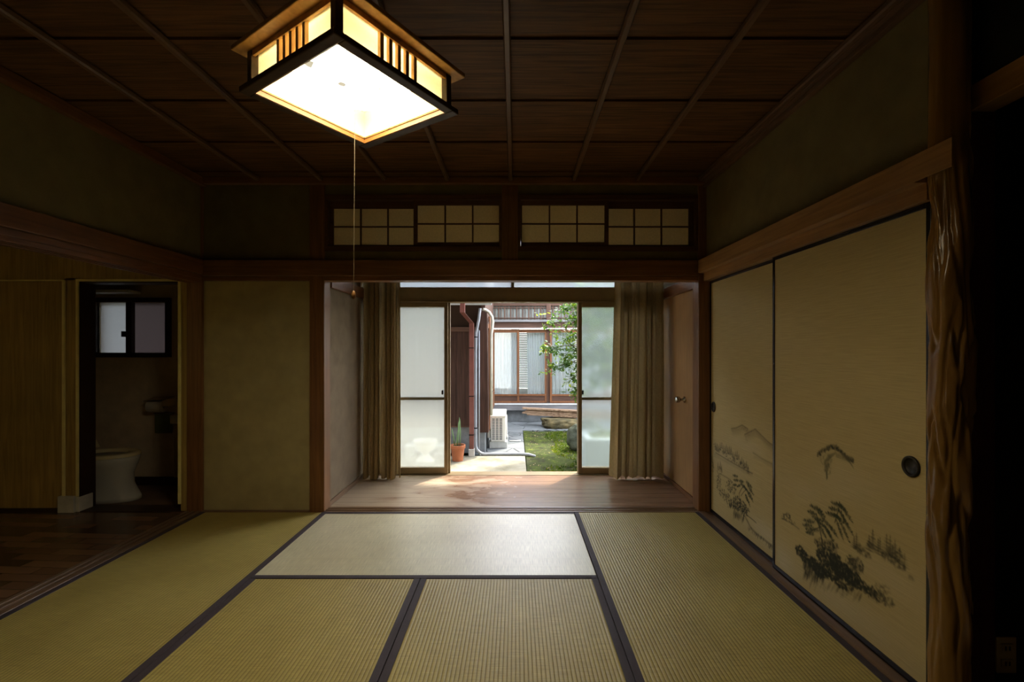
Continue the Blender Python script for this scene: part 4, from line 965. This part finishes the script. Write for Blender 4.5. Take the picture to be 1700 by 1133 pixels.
# flower pot with spear leaves
pc = Vector((gx(760, 6.50), 6.50, GZ))
t = thing('flower_pot', 'terracotta flower pot with upright spear leaves beside the brown downpipe', 'potted plant', pc)
MB().lathe([(0, 0), (.072, 0), (.076, .005), (.094, .175), (.104, .178), (.108, .185), (.110, .222), (.106, .227), (.094, .226), (.090, .20), (0, .20)], pc, 36).build('pot', M['terracotta'], t, smooth=False, bevel=.0)
MB().lathe([(0, .206), (.06, .208), (.0905, .203)], pc, 24).build('soil', M['soil'], t, smooth=True)
for (dx, dy, tx_, tz_, r) in ((-.045, .0, -.085, .46, .008), (-.01, .02, .022, .62, .008), (.0, -.02, .012, .56, .007), (.03, .0, .032, .60, .0075), (-.03, -.02, .0, .44, .006)):
    b0_ = pc + Vector((dx, dy, .20)); e0 = pc + Vector((tx_, dy, tz_)); mid = (b0_ + e0) / 2 + Vector((.006, 0, 0))
    MB().tube([b0_, mid, b0_ + (e0 - b0_) * .85, e0], [r, r, r * .8, .001], 8).build('leaf', M['stem'], t, smooth=True)

# pale pedestal planter and others behind the frosted glass
pc = Vector((gx(706, 6.45), 6.45, GZ))
t = thing('pedestal_planter', 'pale pedestal urn standing behind the frosted glass door', 'planter', pc)
MB().lathe([(0, 0), (.13, 0), (.13, .025), (.10, .05), (.05, .10), (.045, .12), (.07, .135), (.12, .17), (.15, .24), (.155, .285), (.17, .29), (.17, .305), (.14, .305), (.13, .26), (0, .25)], pc, 36).build('urn', M['ivory'], t, smooth=True)
MB().lathe([(0, .262), (.131, .262)], pc, 24).build('soil', M['soil'], t)
sx_ = gx(708, 6.75)
tag(MB().box(sx_ - .30, sx_ + .33, 6.66, 6.83, -.262, -.222).build('stone_slab', M['cblock'], bevel=.008), 'pale slab laid across blocks behind the frosted glass', 'slab')
for k, dx in enumerate((-.24, .24)):
    tag(B(sx_ + dx - .06, sx_ + dx + .06, 6.68, 6.81, GZ, -.263).build('concrete_block', M['cblock'], bevel=.006), ['pale block under the slab, on the drape side', 'pale block under the slab, on the flower pot side'][k], 'block', 'blocks under the pale slab')
tag(MB().lathe([(0, 0), (.05, 0), (.09, .012), (.12, .03), (.125, .036), (.115, .034), (.06, .012), (0, .010)], (gx(713, 6.74), 6.74, -.221), 32).build('dish', M['ivory'], smooth=True), 'round white dish lying on the pale slab', 'dish')
tag(B(gx(720.5, 6.55), gx(735, 6.55), 6.53, 6.64, GZ, GZ + .085).build('white_brick', M['block'], bevel=.005), 'small white brick on the paving between urn and flower pot', 'brick')

# ------------------------------------------------------------------ house wing at the side of the garden
YW = 6.95
t = thing('house_wing', 'brown boarded house wing with grey concrete base beside the paving', 'house', (-2.2, 8.4, GZ))
B(-4.5, -.46, YW + .03, 9.90, GZ, .017).build('foundation', M['found'], t)
m = MB()
xx = -4.5
while xx < -.56:
    x2 = min(xx + .30, -.545); m.box(xx + .002, x2 - .002, YW, YW + .03, .017, 1.46); xx += .30
m.build('board_panel', M['browndark'], t, bevel=.002)
B(-4.5, -.56, YW - .02, YW + .03, 1.46, 1.53).build('head_beam', M['house_x'], t, bevel=.003)
B(-4.5, -.56, YW - .006, YW, .0, .02).build('base_strip', M['house_x'], t)
sb = MB().hexa([(-.543, 6.885, -.07), (-.402, 6.885, -.07), (-.402, 7.22, -.07), (-.543, 7.22, -.07), (-.543, 6.885, 1.765), (-.425, 6.885, 1.755), (-.425, 7.22, 1.70), (-.543, 7.22, 1.70)]).build('shutter_box', M['browndark'], t, bevel=.003)
for y_ in (7.035, 7.10, 7.165):
    B(-.403, -.390, y_, y_ + .032, -.06, 1.62).build('trim_strip', M['orange_z'], sb, bevel=.002)
B(-.410, -.388, 7.025, 7.21, 1.62, 1.70).build('trim_cap', M['orange_x'], sb, bevel=.002)
B(-4.5, -.50, YW + .06, YW + .12, 1.5, 2.7).build('upper_wall', M['jamb'], t)  # near-black colour puts the eave's shade into this wall
m = B(-.52, -.46, YW + .05, 9.9, .017, .30).box(-.52, -.46, YW + .05, 9.6, 1.60, 2.55)
m.build('side_wall', M['browndark'], t)
for k in range(3):
    y0 = YW + .12 + k * .95
    f = B(-.50, -.445, y0, y0 + .05, -.02, 1.62).box(-.50, -.445, y0 + .87, y0 + .92, -.02, 1.62).box(-.50, -.445, y0 + .05, y0 + .87, 1.55, 1.62).box(-.50, -.445, y0 + .05, y0 + .87, -.02, .30)
    w_ = f.build('window_frame', M['orange_z'], t, bevel=.002)
    B(-.482, -.478, y0 + .05, y0 + .87, .30, 1.55).build('pane', M['glass'], w_)
B(-4.5, -.60, YW + .15, 9.6, 0.02, 2.5).build('core', M['inside'], t)
MB().hexa([(-4.5, 6.50, 1.865), (-.36, 6.50, 1.865), (-.42, 9.7, 2.70), (-4.5, 9.7, 2.70), (-4.5, 6.50, 1.90), (-.36, 6.50, 1.90), (-.42, 9.7, 2.75), (-4.5, 9.7, 2.75)]).build('eave_roof', M['roof'], t)
m = MB(); xg0, xg1 = -3.5, -.335
for i in range(9):
    a_ = PI + PI * i / 8
prof = [(6.47 + .045 * math.cos(PI + PI * i / 10), 1.865 + .045 * math.sin(PI + PI * i / 10)) for i in range(11)]
prof += [(6.47 + .041 * math.cos(2 * PI - PI * i / 10), 1.865 + .041 * math.sin(2 * PI - PI * i / 10)) for i in range(11)]
m.prism([(xg0, y, z) for y, z in prof], (xg1 - xg0, 0, 0)); m.build('gutter', M['gutter'], t)['label'] = 'pale eaves gutter'
t = thing('downpipe', 'red brown square downpipe with a kink on the boarded wing', 'downpipe', (-.65, 6.80, GZ))
yp = 6.78
px0 = gx(768.5, 6.40); px1 = gx(783, yp)
def sqtube(m, pts, hw, hd):
    prev = None
    for i, p in enumerate(pts):
        p = Vector(p); vs = [m._v(p + Vector((a * hw, b * hd, 0))) for a, b in ((-1, -1), (1, -1), (1, 1), (-1, 1))]
        if prev:
            for j in range(4): m.bm.faces.new((prev[j], prev[(j + 1) % 4], vs[(j + 1) % 4], vs[j]))
        else: m.bm.faces.new(list(reversed(vs)))
        prev = vs
    m.bm.faces.new(prev); return m
sqtube(MB(), [(px0, 6.36, 2.35), (px0, 6.36, gz(520, 6.4)), (px1, yp, gz(537, yp)), (px1, yp, GZ + .10)], .034, .03).build('pipe', M['pipe_red'], t, bevel=.006)
B(px1 - .042, px1 + .042, yp - .04, yp + .04, GZ, GZ + .11).build('shoe', M['block'], t, bevel=.004)
for v_ in (578, 658, 722):
    B(px1 - .038, px1 + .034, yp - .036, yp + .12, gz(v_, yp) - .006, gz(v_, yp) + .006).build('bracket', M['dark'], t)
# conduits on the wing
t = thing('cable_conduit', 'grey conduit pipe curving from the boarded wing across the paving to the lawn', 'pipe', (-.6, 6.85, GZ))
xc = gx(789.8, 6.845); yc = 6.845
pts = [(gx(797, yc), yc, gz(512, yc)), (gx(795, yc), yc, gz(530, yc)), (gx(790.5, yc), yc, gz(553, yc)), (xc, yc, gz(580, yc)), (xc, yc, GZ + .16)]
for i in range(1, 9):
    a_ = PI / 2 * i / 8; pts.append((xc + .14 * (1 - math.cos(a_)), yc - .03 * i / 8, GZ + .022 + .138 * (1 - math.sin(a_))))
pts += [(-.2, 6.825, GZ + .022), (.10, 6.825, GZ + .022), (.20, 6.81, GZ + .018), (.30, 6.76, GZ + .0)]
MB().tube(pts, .021, 12).build('conduit', M['pipe_grey'], t, smooth=True)
for z_ in (gz(560, yc), gz(711, yc)): MB().tube([(xc - .0, yc, z_ - .008), (xc, yc, z_ + .008)], .026, 12).build('clamp', M['dark'], t)
xc2 = gx(795.5, 6.885)
tag(MB().tube([(xc2, 6.868, gz(549, 6.87)), (xc2, 6.868, GZ)], .012, 10).build('straight_conduit', M['pipe_grey'], smooth=True), 'straight thin grey conduit between bent conduit and corner post', 'pipe')
t = thing('refrigerant_duct', 'cream pipe cover bending down from under the eave behind the air conditioner', 'pipe cover', (-.36, 7.3, GZ))
yd = 6.968
dp = [(gx(801, 6.935), 6.935, gz(514, 6.935)), (gx(804, 6.94), 6.94, gz(514.3, 6.94))]
for (u_, v_) in ((806, 515), (812, 519), (816.5, 526), (818, 535), (817, 545), (815.5, 555), (815.5, 600), (815.5, 690)): dp.append((gx(u_, yd), yd, gz(v_, yd)))
MB().tube(dp, .024, 14).build('duct', M['duct'], t, smooth=True)

# air conditioner
ax0, ax1, ay0, ay1, az0, az1 = gx(814.5, 7.28), gx(839, 7.28), 7.28, 8.06, -.292, .132
t = thing('air_conditioner', 'cream outdoor air conditioner unit standing on blocks beside the wing', 'air conditioner', ((ax0 + ax1) / 2, 7.67, az0))
B(ax0, ax1, ay0 + .012, ay1, az0, az1 - .02).build('casing', M['ac'], t, bevel=.012)
B(ax0 - .004, ax1 + .006, ay0, ay1 + .004, az1 - .03, az1).build('top_cover', M['ac'], t, bevel=.01)
gg0, gg1 = ax0 + .016, ax1 - .045
B(gg0, gg1, ay0 + .009, ay0 + .012, az0 + .03, az1 - .045).build('coil', M['grille'], t)
m = MB(); cw = (gg1 - gg0)
for k in range(4): m.box(gg0 + cw * k / 3 - .0055, gg0 + cw * k / 3 + .0055, ay0 + .001, ay0 + .010, az0 + .025, az1 - .04)
nr = 14
for k in range(nr + 1): z_ = az0 + .03 + (az1 - az0 - .075) * k / nr; m.box(gg0, gg1, ay0 + .003, ay0 + .010, z_ - .0050, z_ + .0050)
m.build('grille', M['ac'], t)
m = MB(); m.mx = Matrix.Translation((ax1 + .001, 7.62, (az0 + az1) / 2 - .01)) @ Matrix.Rotation(PI / 2, 4, 'Y')
m.lathe([(.185, 0), (.185, .018), (.165, .022), (.16, .006), (0, .006)], n=40); m.build('fan_guard', M['ac'], t, smooth=False)
m = MB()
for k in range(1, 6): m.torus((0, 0, 0), .028 * k, .003, 32, 6)
bmesh.ops.transform(m.bm, matrix=Matrix.Translation((ax1 + .02, 7.62, (az0 + az1) / 2 - .01)) @ Matrix.Rotation(PI / 2, 4, 'Y'), verts=m.bm.verts); m.build('fan_grille', M['ac'], t, smooth=True)
B(ax0 - .055, ax0 - .004, 7.34, 7.55, az0 + .05, az0 + .17).build('valve_cover', M['ac'], t, bevel=.008)
MB().tube([(ax0 - .025, 7.45, az0 + .17), (ax0 - .035, 7.44, az0 + .27), (ax0 - .03, 7.35, az0 + .34), (ax0 - .028, 7.30, az0 + .46)], .012, 8).build('hose', M['white'], t, smooth=True)
for y_, lb in ((7.40, 'pale support block under the near end of the air conditioner'), (7.86, 'pale support block under the far end of the air conditioner')):
    tag(B(ax0 - .02, ax1 + .03, y_ - .09, y_ + .09, GZ, az0 - .001).build('support_block', M['cblock'], bevel=.006), lb, 'block', 'blocks under the air conditioner')
tag(MB().tube([(ax1 + .06, 7.86, GZ + .011), (ax1 + .18, 7.85, GZ + .011), (.10, 7.88, GZ + .011)], .010, 8).build('drain_hose', M['white'], smooth=True), 'short white drain hose lying on the slate beside the air conditioner', 'hose')

# ------------------------------------------------------------------ house across the garden
YA = 10.05
KA = YA / F
ax = lambda u: (u - 855) * KA
az = lambda v: H - (v - 581) * KA
x0, x1 = -.55, 3.6
t = thing('house_across', 'house across the garden with glazed timber sliding windows over a grey base', 'house', (1.6, 10.6, GZ))
B(x0, x1, YA + .02, YA + .5, GZ, az(681)).build('foundation', M['found'], t)
B(x0, x1, YA - .10, YA + .3, az(681), az(671.5)).build('ledge', M['greywood'], t, bevel=.006)
B(x0, x1, YA - .115, YA - .08, az(671.5), az(669.5)).build('sill_rail', M['rail'], t)
B(x0, x1, YA, YA + .1, az(545), az(534)).build('lintel', M['house_x'], t, bevel=.004)
B(x0, x1, YA - .05, YA + .1, az(535), az(531.5)).build('lintel_ledge', M['greywood'], t, bevel=.003)
B(x0, x1, YA - .04, YA + .02, az(546.8), az(545)).build('track', M['rail'], t)
B(x0, x1, YA, YA + .1, az(508), az(499)).build('upper_beam', M['house_x'], t, bevel=.004)
B(x0, x1, YA + .05, YA + .09, az(532), az(507)).build('transom_panel', M['lattice'], t)
m = MB()
for u_ in range(818, 1140, 10):
    if 905 < u_ < 917: continue
    w_ = .012
    m.box(ax(u_) - w_, ax(u_) + w_, YA + .02, YA + .05, az(531), az(508)); m.box(ax(u_ + 4) - .006, ax(u_ + 4) + .006, YA + .02, YA + .05, az(531), az(508))
m.box(x0, x1, YA + .015, YA + .05, az(528.5), az(527.5)).box(x0, x1, YA + .015, YA + .05, az(511.5), az(510.5))
m.build('transom_lattice', M['house_z'], t)
B(ax(907), ax(914.5), YA - .02, YA + .1, az(532), az(505)).build('transom_post', M['house_z'], t, bevel=.004)
B(ax(907.5), ax(914), YA + .045, YA + .12, az(669), az(545)).build('post', M['house_z'], t)
B(x0, x1, YA + .05, YA + .3, az(500), 2.9).build('upper_wall', M['browndark'], t)
def asash(u0, u1, y, rail=None):
    f = B(ax(u0), ax(u0) + .045, y, y + .035, az(669.5), az(547)).box(ax(u1) - .045, ax(u1), y, y + .035, az(669.5), az(547)).box(ax(u0) + .045, ax(u1) - .045, y, y + .035, az(552.5), az(547)).box(ax(u0) + .045, ax(u1) - .045, y, y + .035, az(669.5), az(666.5)).box(ax(u0) + .045, ax(u1) - .045, y, y + .035, az(658), az(655))
    s = f.build('window_sash', M['orange_z'], t, bevel=.003)
    B(ax(u0) + .045, ax(u1) - .045, y + .012, y + .025, az(666.5), az(658)).build('kick_board', M['house_x'], s)
    B(ax(u0) + .045, ax(u1) - .045, y + .015, y + .019, az(655), az(552.5)).build('pane', M['glass'], s)
asash(812, 862, YA + .005); asash(858, 908, YA + .045); asash(913, 962, YA + .005); asash(958, 1008, YA + .045); asash(1008, 1060, YA + .005)
B(x0, x1, 11.6, 11.7, GZ, .2).box(x0, x1, 11.6, 11.7, 1.75, 2.6).box(x0, x1, YA + .3, 11.6, -.1, -.02).box(x0, x1, YA + .3, 11.6, 2.2, 2.25).box(x0 - .06, x0, YA + .1, 11.7, GZ, 2.9).box(x1, x1 + .06, YA, 11.7, GZ, 2.9).build('inner_room', M['inside'], t)
m = MB()
for k in range(34): z_ = .22 + .045 * k; m.box(-.1, 2.6, 11.55, 11.555, z_, z_ + .041)
m.build('inner_blind', M['blind'], t)
MB().hexa([(x0, YA - .10, 2.45), (x1 + .5, YA - .10, 2.45), (x1 + .5, 11.75, 3.3), (x0, 11.75, 3.3), (x0, YA - .10, 2.52), (x1 + .5, YA - .10, 2.52), (x1 + .5, 11.75, 3.37), (x0, 11.75, 3.37)]).build('roof', M['roof'], t)
def lace(u0, u1, seed, label, tie=0.):
    m = MB(); nx, nz = 90, 16; rows = []; rnd = random.Random(seed); ph = rnd.uniform(0, 6); f = rnd.uniform(6, 8)
    for j in range(nz + 1):
        q = j / nz; r = []
        for i in range(nx + 1):
            s = i / nx; w = s + .03 * math.sin(7 * s + ph)
            xq = ax(u0) + (ax(u1) - ax(u0)) * (s + tie * (1 - q) * (.5 - s) * .6)
            r.append(m._v((xq, YA + .20 + .025 * math.sin(2 * PI * f * w + ph) + .01 * math.sin(2 * PI * 2.7 * f * w), az(668) + (az(549) - az(668)) * q)))
        rows.append(r)
    for j in range(nz):
        for i in range(nx): m.bm.faces.new((rows[j][i], rows[j][i + 1], rows[j + 1][i + 1], rows[j + 1][i]))
    tag(m.build('lace_curtain', M['lace'], smooth=True), label, 'curtain', 'lace curtains in the house across the garden')
lace(819, 858, 1, 'white lace curtain in the window above the air conditioner')
lace(875, 907, 2, 'white lace curtain in the middle window across the garden, gathered to one side', .15)
lace(917, 956, 3, 'white lace curtain in the window behind the tree leaves')
lace(962, 1006, 4, 'white lace curtain across the garden, behind the frosted glass')

# boundary wall
struct(B(5.2, 5.35, 4.4, 14, GZ - .1, 1.3).build('wall_garden', M['found']), 'garden boundary wall', 'wall')

# ------------------------------------------------------------------ tree
rt = random.Random(21)
tc = Vector((1.95, 7.75, GZ - .04))
t = thing('garden_tree', 'leafy evergreen tree spreading over the rock beside the glass door', 'tree', tc)
MB().tube([tc, tc + Vector((-.03, -.02, .7)), tc + Vector((-.10, -.05, 1.5)), tc + Vector((-.15, -.08, 2.5)), tc + Vector((-.12, -.08, 3.3))], [.075, .065, .055, .04, .015], 14).build('trunk', M['bark'], t, smooth=True)
tips = []
def P3(u, v, y): return Vector((gx(u, y), y, gz(v, y)))
ends = [(P3(902, 577, 7.0), 1.1), (P3(908, 540, 7.05), 1.6), (P3(925, 515, 7.1), 1.8), (P3(912, 612, 7.0), .95), (P3(930, 590, 7.15), 1.2), (P3(945, 630, 7.1), .8), (P3(955, 650, 7.2), .7), (P3(935, 560, 7.2), 1.4),
        (P3(965, 600, 7.0), 1.0), (P3(985, 540, 7.1), 1.5), (P3(1000, 580, 7.2), 1.2), (P3(985, 635, 7.1), .8), (P3(1010, 640, 7.3), .8), (P3(1010, 520, 7.3), 1.7), (P3(960, 510, 7.3), 1.8),
        (Vector((1.3, 7.6, 2.2)), 2.0), (Vector((1.7, 7.5, 2.5)), 2.2), (Vector((2.2, 7.4, 2.0)), 1.8), (Vector((2.5, 7.9, 1.5)), 1.3), (Vector((2.4, 8.2, 2.4)), 2.1), (Vector((1.9, 8.3, 2.8)), 2.4), (Vector((1.4, 8.1, 1.7)), 1.5), (Vector((1.85, 7.2, 1.3)), 1.1), (Vector((2.1, 7.2, .7)), .8), (Vector((1.5, 7.9, 2.9)), 2.5),
        (P3(1040, 480, 7.2), 1.9), (P3(960, 475, 7.3), 2.0), (P3(970, 570, 7.2), 1.3), (P3(995, 610, 7.0), 1.0), (P3(940, 605, 7.1), 1.1), (P3(950, 530, 7.15), 1.6), (Vector((1.7, 7.5, 3.6)), 2.9), (Vector((2.4, 7.9, 4.0)), 3.0), (Vector((1.9, 7.3, 4.6)), 3.1), (Vector((2.6, 7.6, 4.9)), 3.2)]  # highest boughs are unseen, added to dapple the sun
lf = MB()
def leaf_at(p, d, size):
    d = d.normalized(); up = Vector((rt.uniform(-.5, .5), rt.uniform(-.5, .5), 1)).normalized(); s = d.cross(up)
    if s.length < .01: return
    s.normalize(); nrm = s.cross(d); w = size * .26
    lf.poly([p, p + d * size * .35 + s * w - nrm * .1 * w, p + d * size * .75 + s * w * .7, p + d * size, p + d * size * .5 + nrm * .25 * w])
    lf.poly([p, p + d * size * .5 + nrm * .25 * w, p + d * size, p + d * size * .75 - s * w * .7, p + d * size * .35 - s * w - nrm * .1 * w])
for e, zh in ends:
    base = tc + Vector((-.10, -.05, max(.6, zh) - GZ * 0 + .25)) if True else None
    base = Vector((tc.x - .1, tc.y - .05, min(zh, 2.9)))
    mid = base.lerp(e, .5) + Vector((rt.uniform(-.06, .06), rt.uniform(-.06, .06), .08))
    MB().tube([base, base.lerp(mid, .5) + Vector((0, 0, .02)), mid, mid.lerp(e, .5) + Vector((0, 0, .02)), e], [.02, .014, .010, .006, .002], 7).build('branch', M['bark'], t, smooth=True)
    for k in range(24):
        q = .35 + .65 * rt.random(); p = (base.lerp(mid, q * 2) if q < .5 else mid.lerp(e, q * 2 - 1))
        sub = p + Vector((rt.gauss(0, .15), rt.gauss(0, .14), rt.gauss(0, .11)))
        if k < 4: sub = e + Vector((rt.gauss(0.03, .05), rt.gauss(0, .06), rt.gauss(0, .04))); p = mid.lerp(e, .8)
        dirv = (sub - p)
        nl = 11
        for i in range(nl):
            f_ = i / nl; pp = p.lerp(sub, .25 + .75 * f_)
            leaf_at(pp + Vector((rt.gauss(0, .02), rt.gauss(0, .02), rt.gauss(0, .02))), dirv.normalized() * .6 + Vector((rt.uniform(-1, 1), rt.uniform(-1, 1), rt.uniform(-.6, .4))), rt.uniform(.05, .082))
fo = lf.build('foliage', M['leaf'], t, recalc=False)

# ------------------------------------------------------------------ light
wd = bpy.data.worlds.new('World'); sc.world = wd; wd.use_nodes = True
nt = wd.node_tree; nt.nodes.clear()
out = nt.nodes.new('ShaderNodeOutputWorld'); bg = nt.nodes.new('ShaderNodeBackground'); sky = nt.nodes.new('ShaderNodeTexSky')
sky.sky_type = 'NISHITA'; sky.sun_disc = False; sky.sun_elevation = math.radians(50); sky.sun_rotation = math.radians(36); sky.air_density = 1.0; sky.dust_density = 3.0; sky.ozone_density = 1.0
mixc = nt.nodes.new('ShaderNodeMix'); mixc.data_type = 'RGBA'; mixc.inputs[0].default_value = .45; mixc.inputs[7].default_value = (8.5, 8.6, 8.6, 1)
nt.links.new(sky.outputs[0], mixc.inputs[6]); nt.links.new(mixc.outputs[2], bg.inputs[0]); bg.inputs[1].default_value = 1.32
nt.links.new(bg.outputs[0], out.inputs[0])
sun = bpy.data.lights.new('sun', 'SUN'); sun.energy = 8.5; sun.angle = math.radians(2); sun.color = (1, .93, .80)
so = bpy.data.objects.new('sun', sun); COL.objects.link(so)
to_sun = Vector((.5, .68, 1.0)).normalized()
so.rotation_euler = to_sun.to_track_quat('Z', 'Y').to_euler(); so.location = (6, 8, 9)

# ------------------------------------------------------------------ camera
cam = bpy.data.cameras.new('camera'); cam.lens = 16.0; cam.sensor_width = 36; cam.sensor_fit = 'HORIZONTAL'
cam.shift_x = -5 / 1700; cam.shift_y = 14.5 / 1700; cam.clip_start = .02
co = bpy.data.objects.new('camera', cam); COL.objects.link(co); co.location = (0, 0, H); co.rotation_euler = (PI / 2, 0, 0)
sc.camera = co
sc.view_settings.view_transform = 'Standard'
sc.view_settings.look = 'None'
sc.view_settings.exposure = 0
sc.cycles.max_bounces = 10; sc.cycles.diffuse_bounces = 5; sc.cycles.transmission_bounces = 10; sc.cycles.transparent_max_bounces = 16
sc.cycles.use_denoising = True
sc.cycles.sample_clamp_indirect = 6
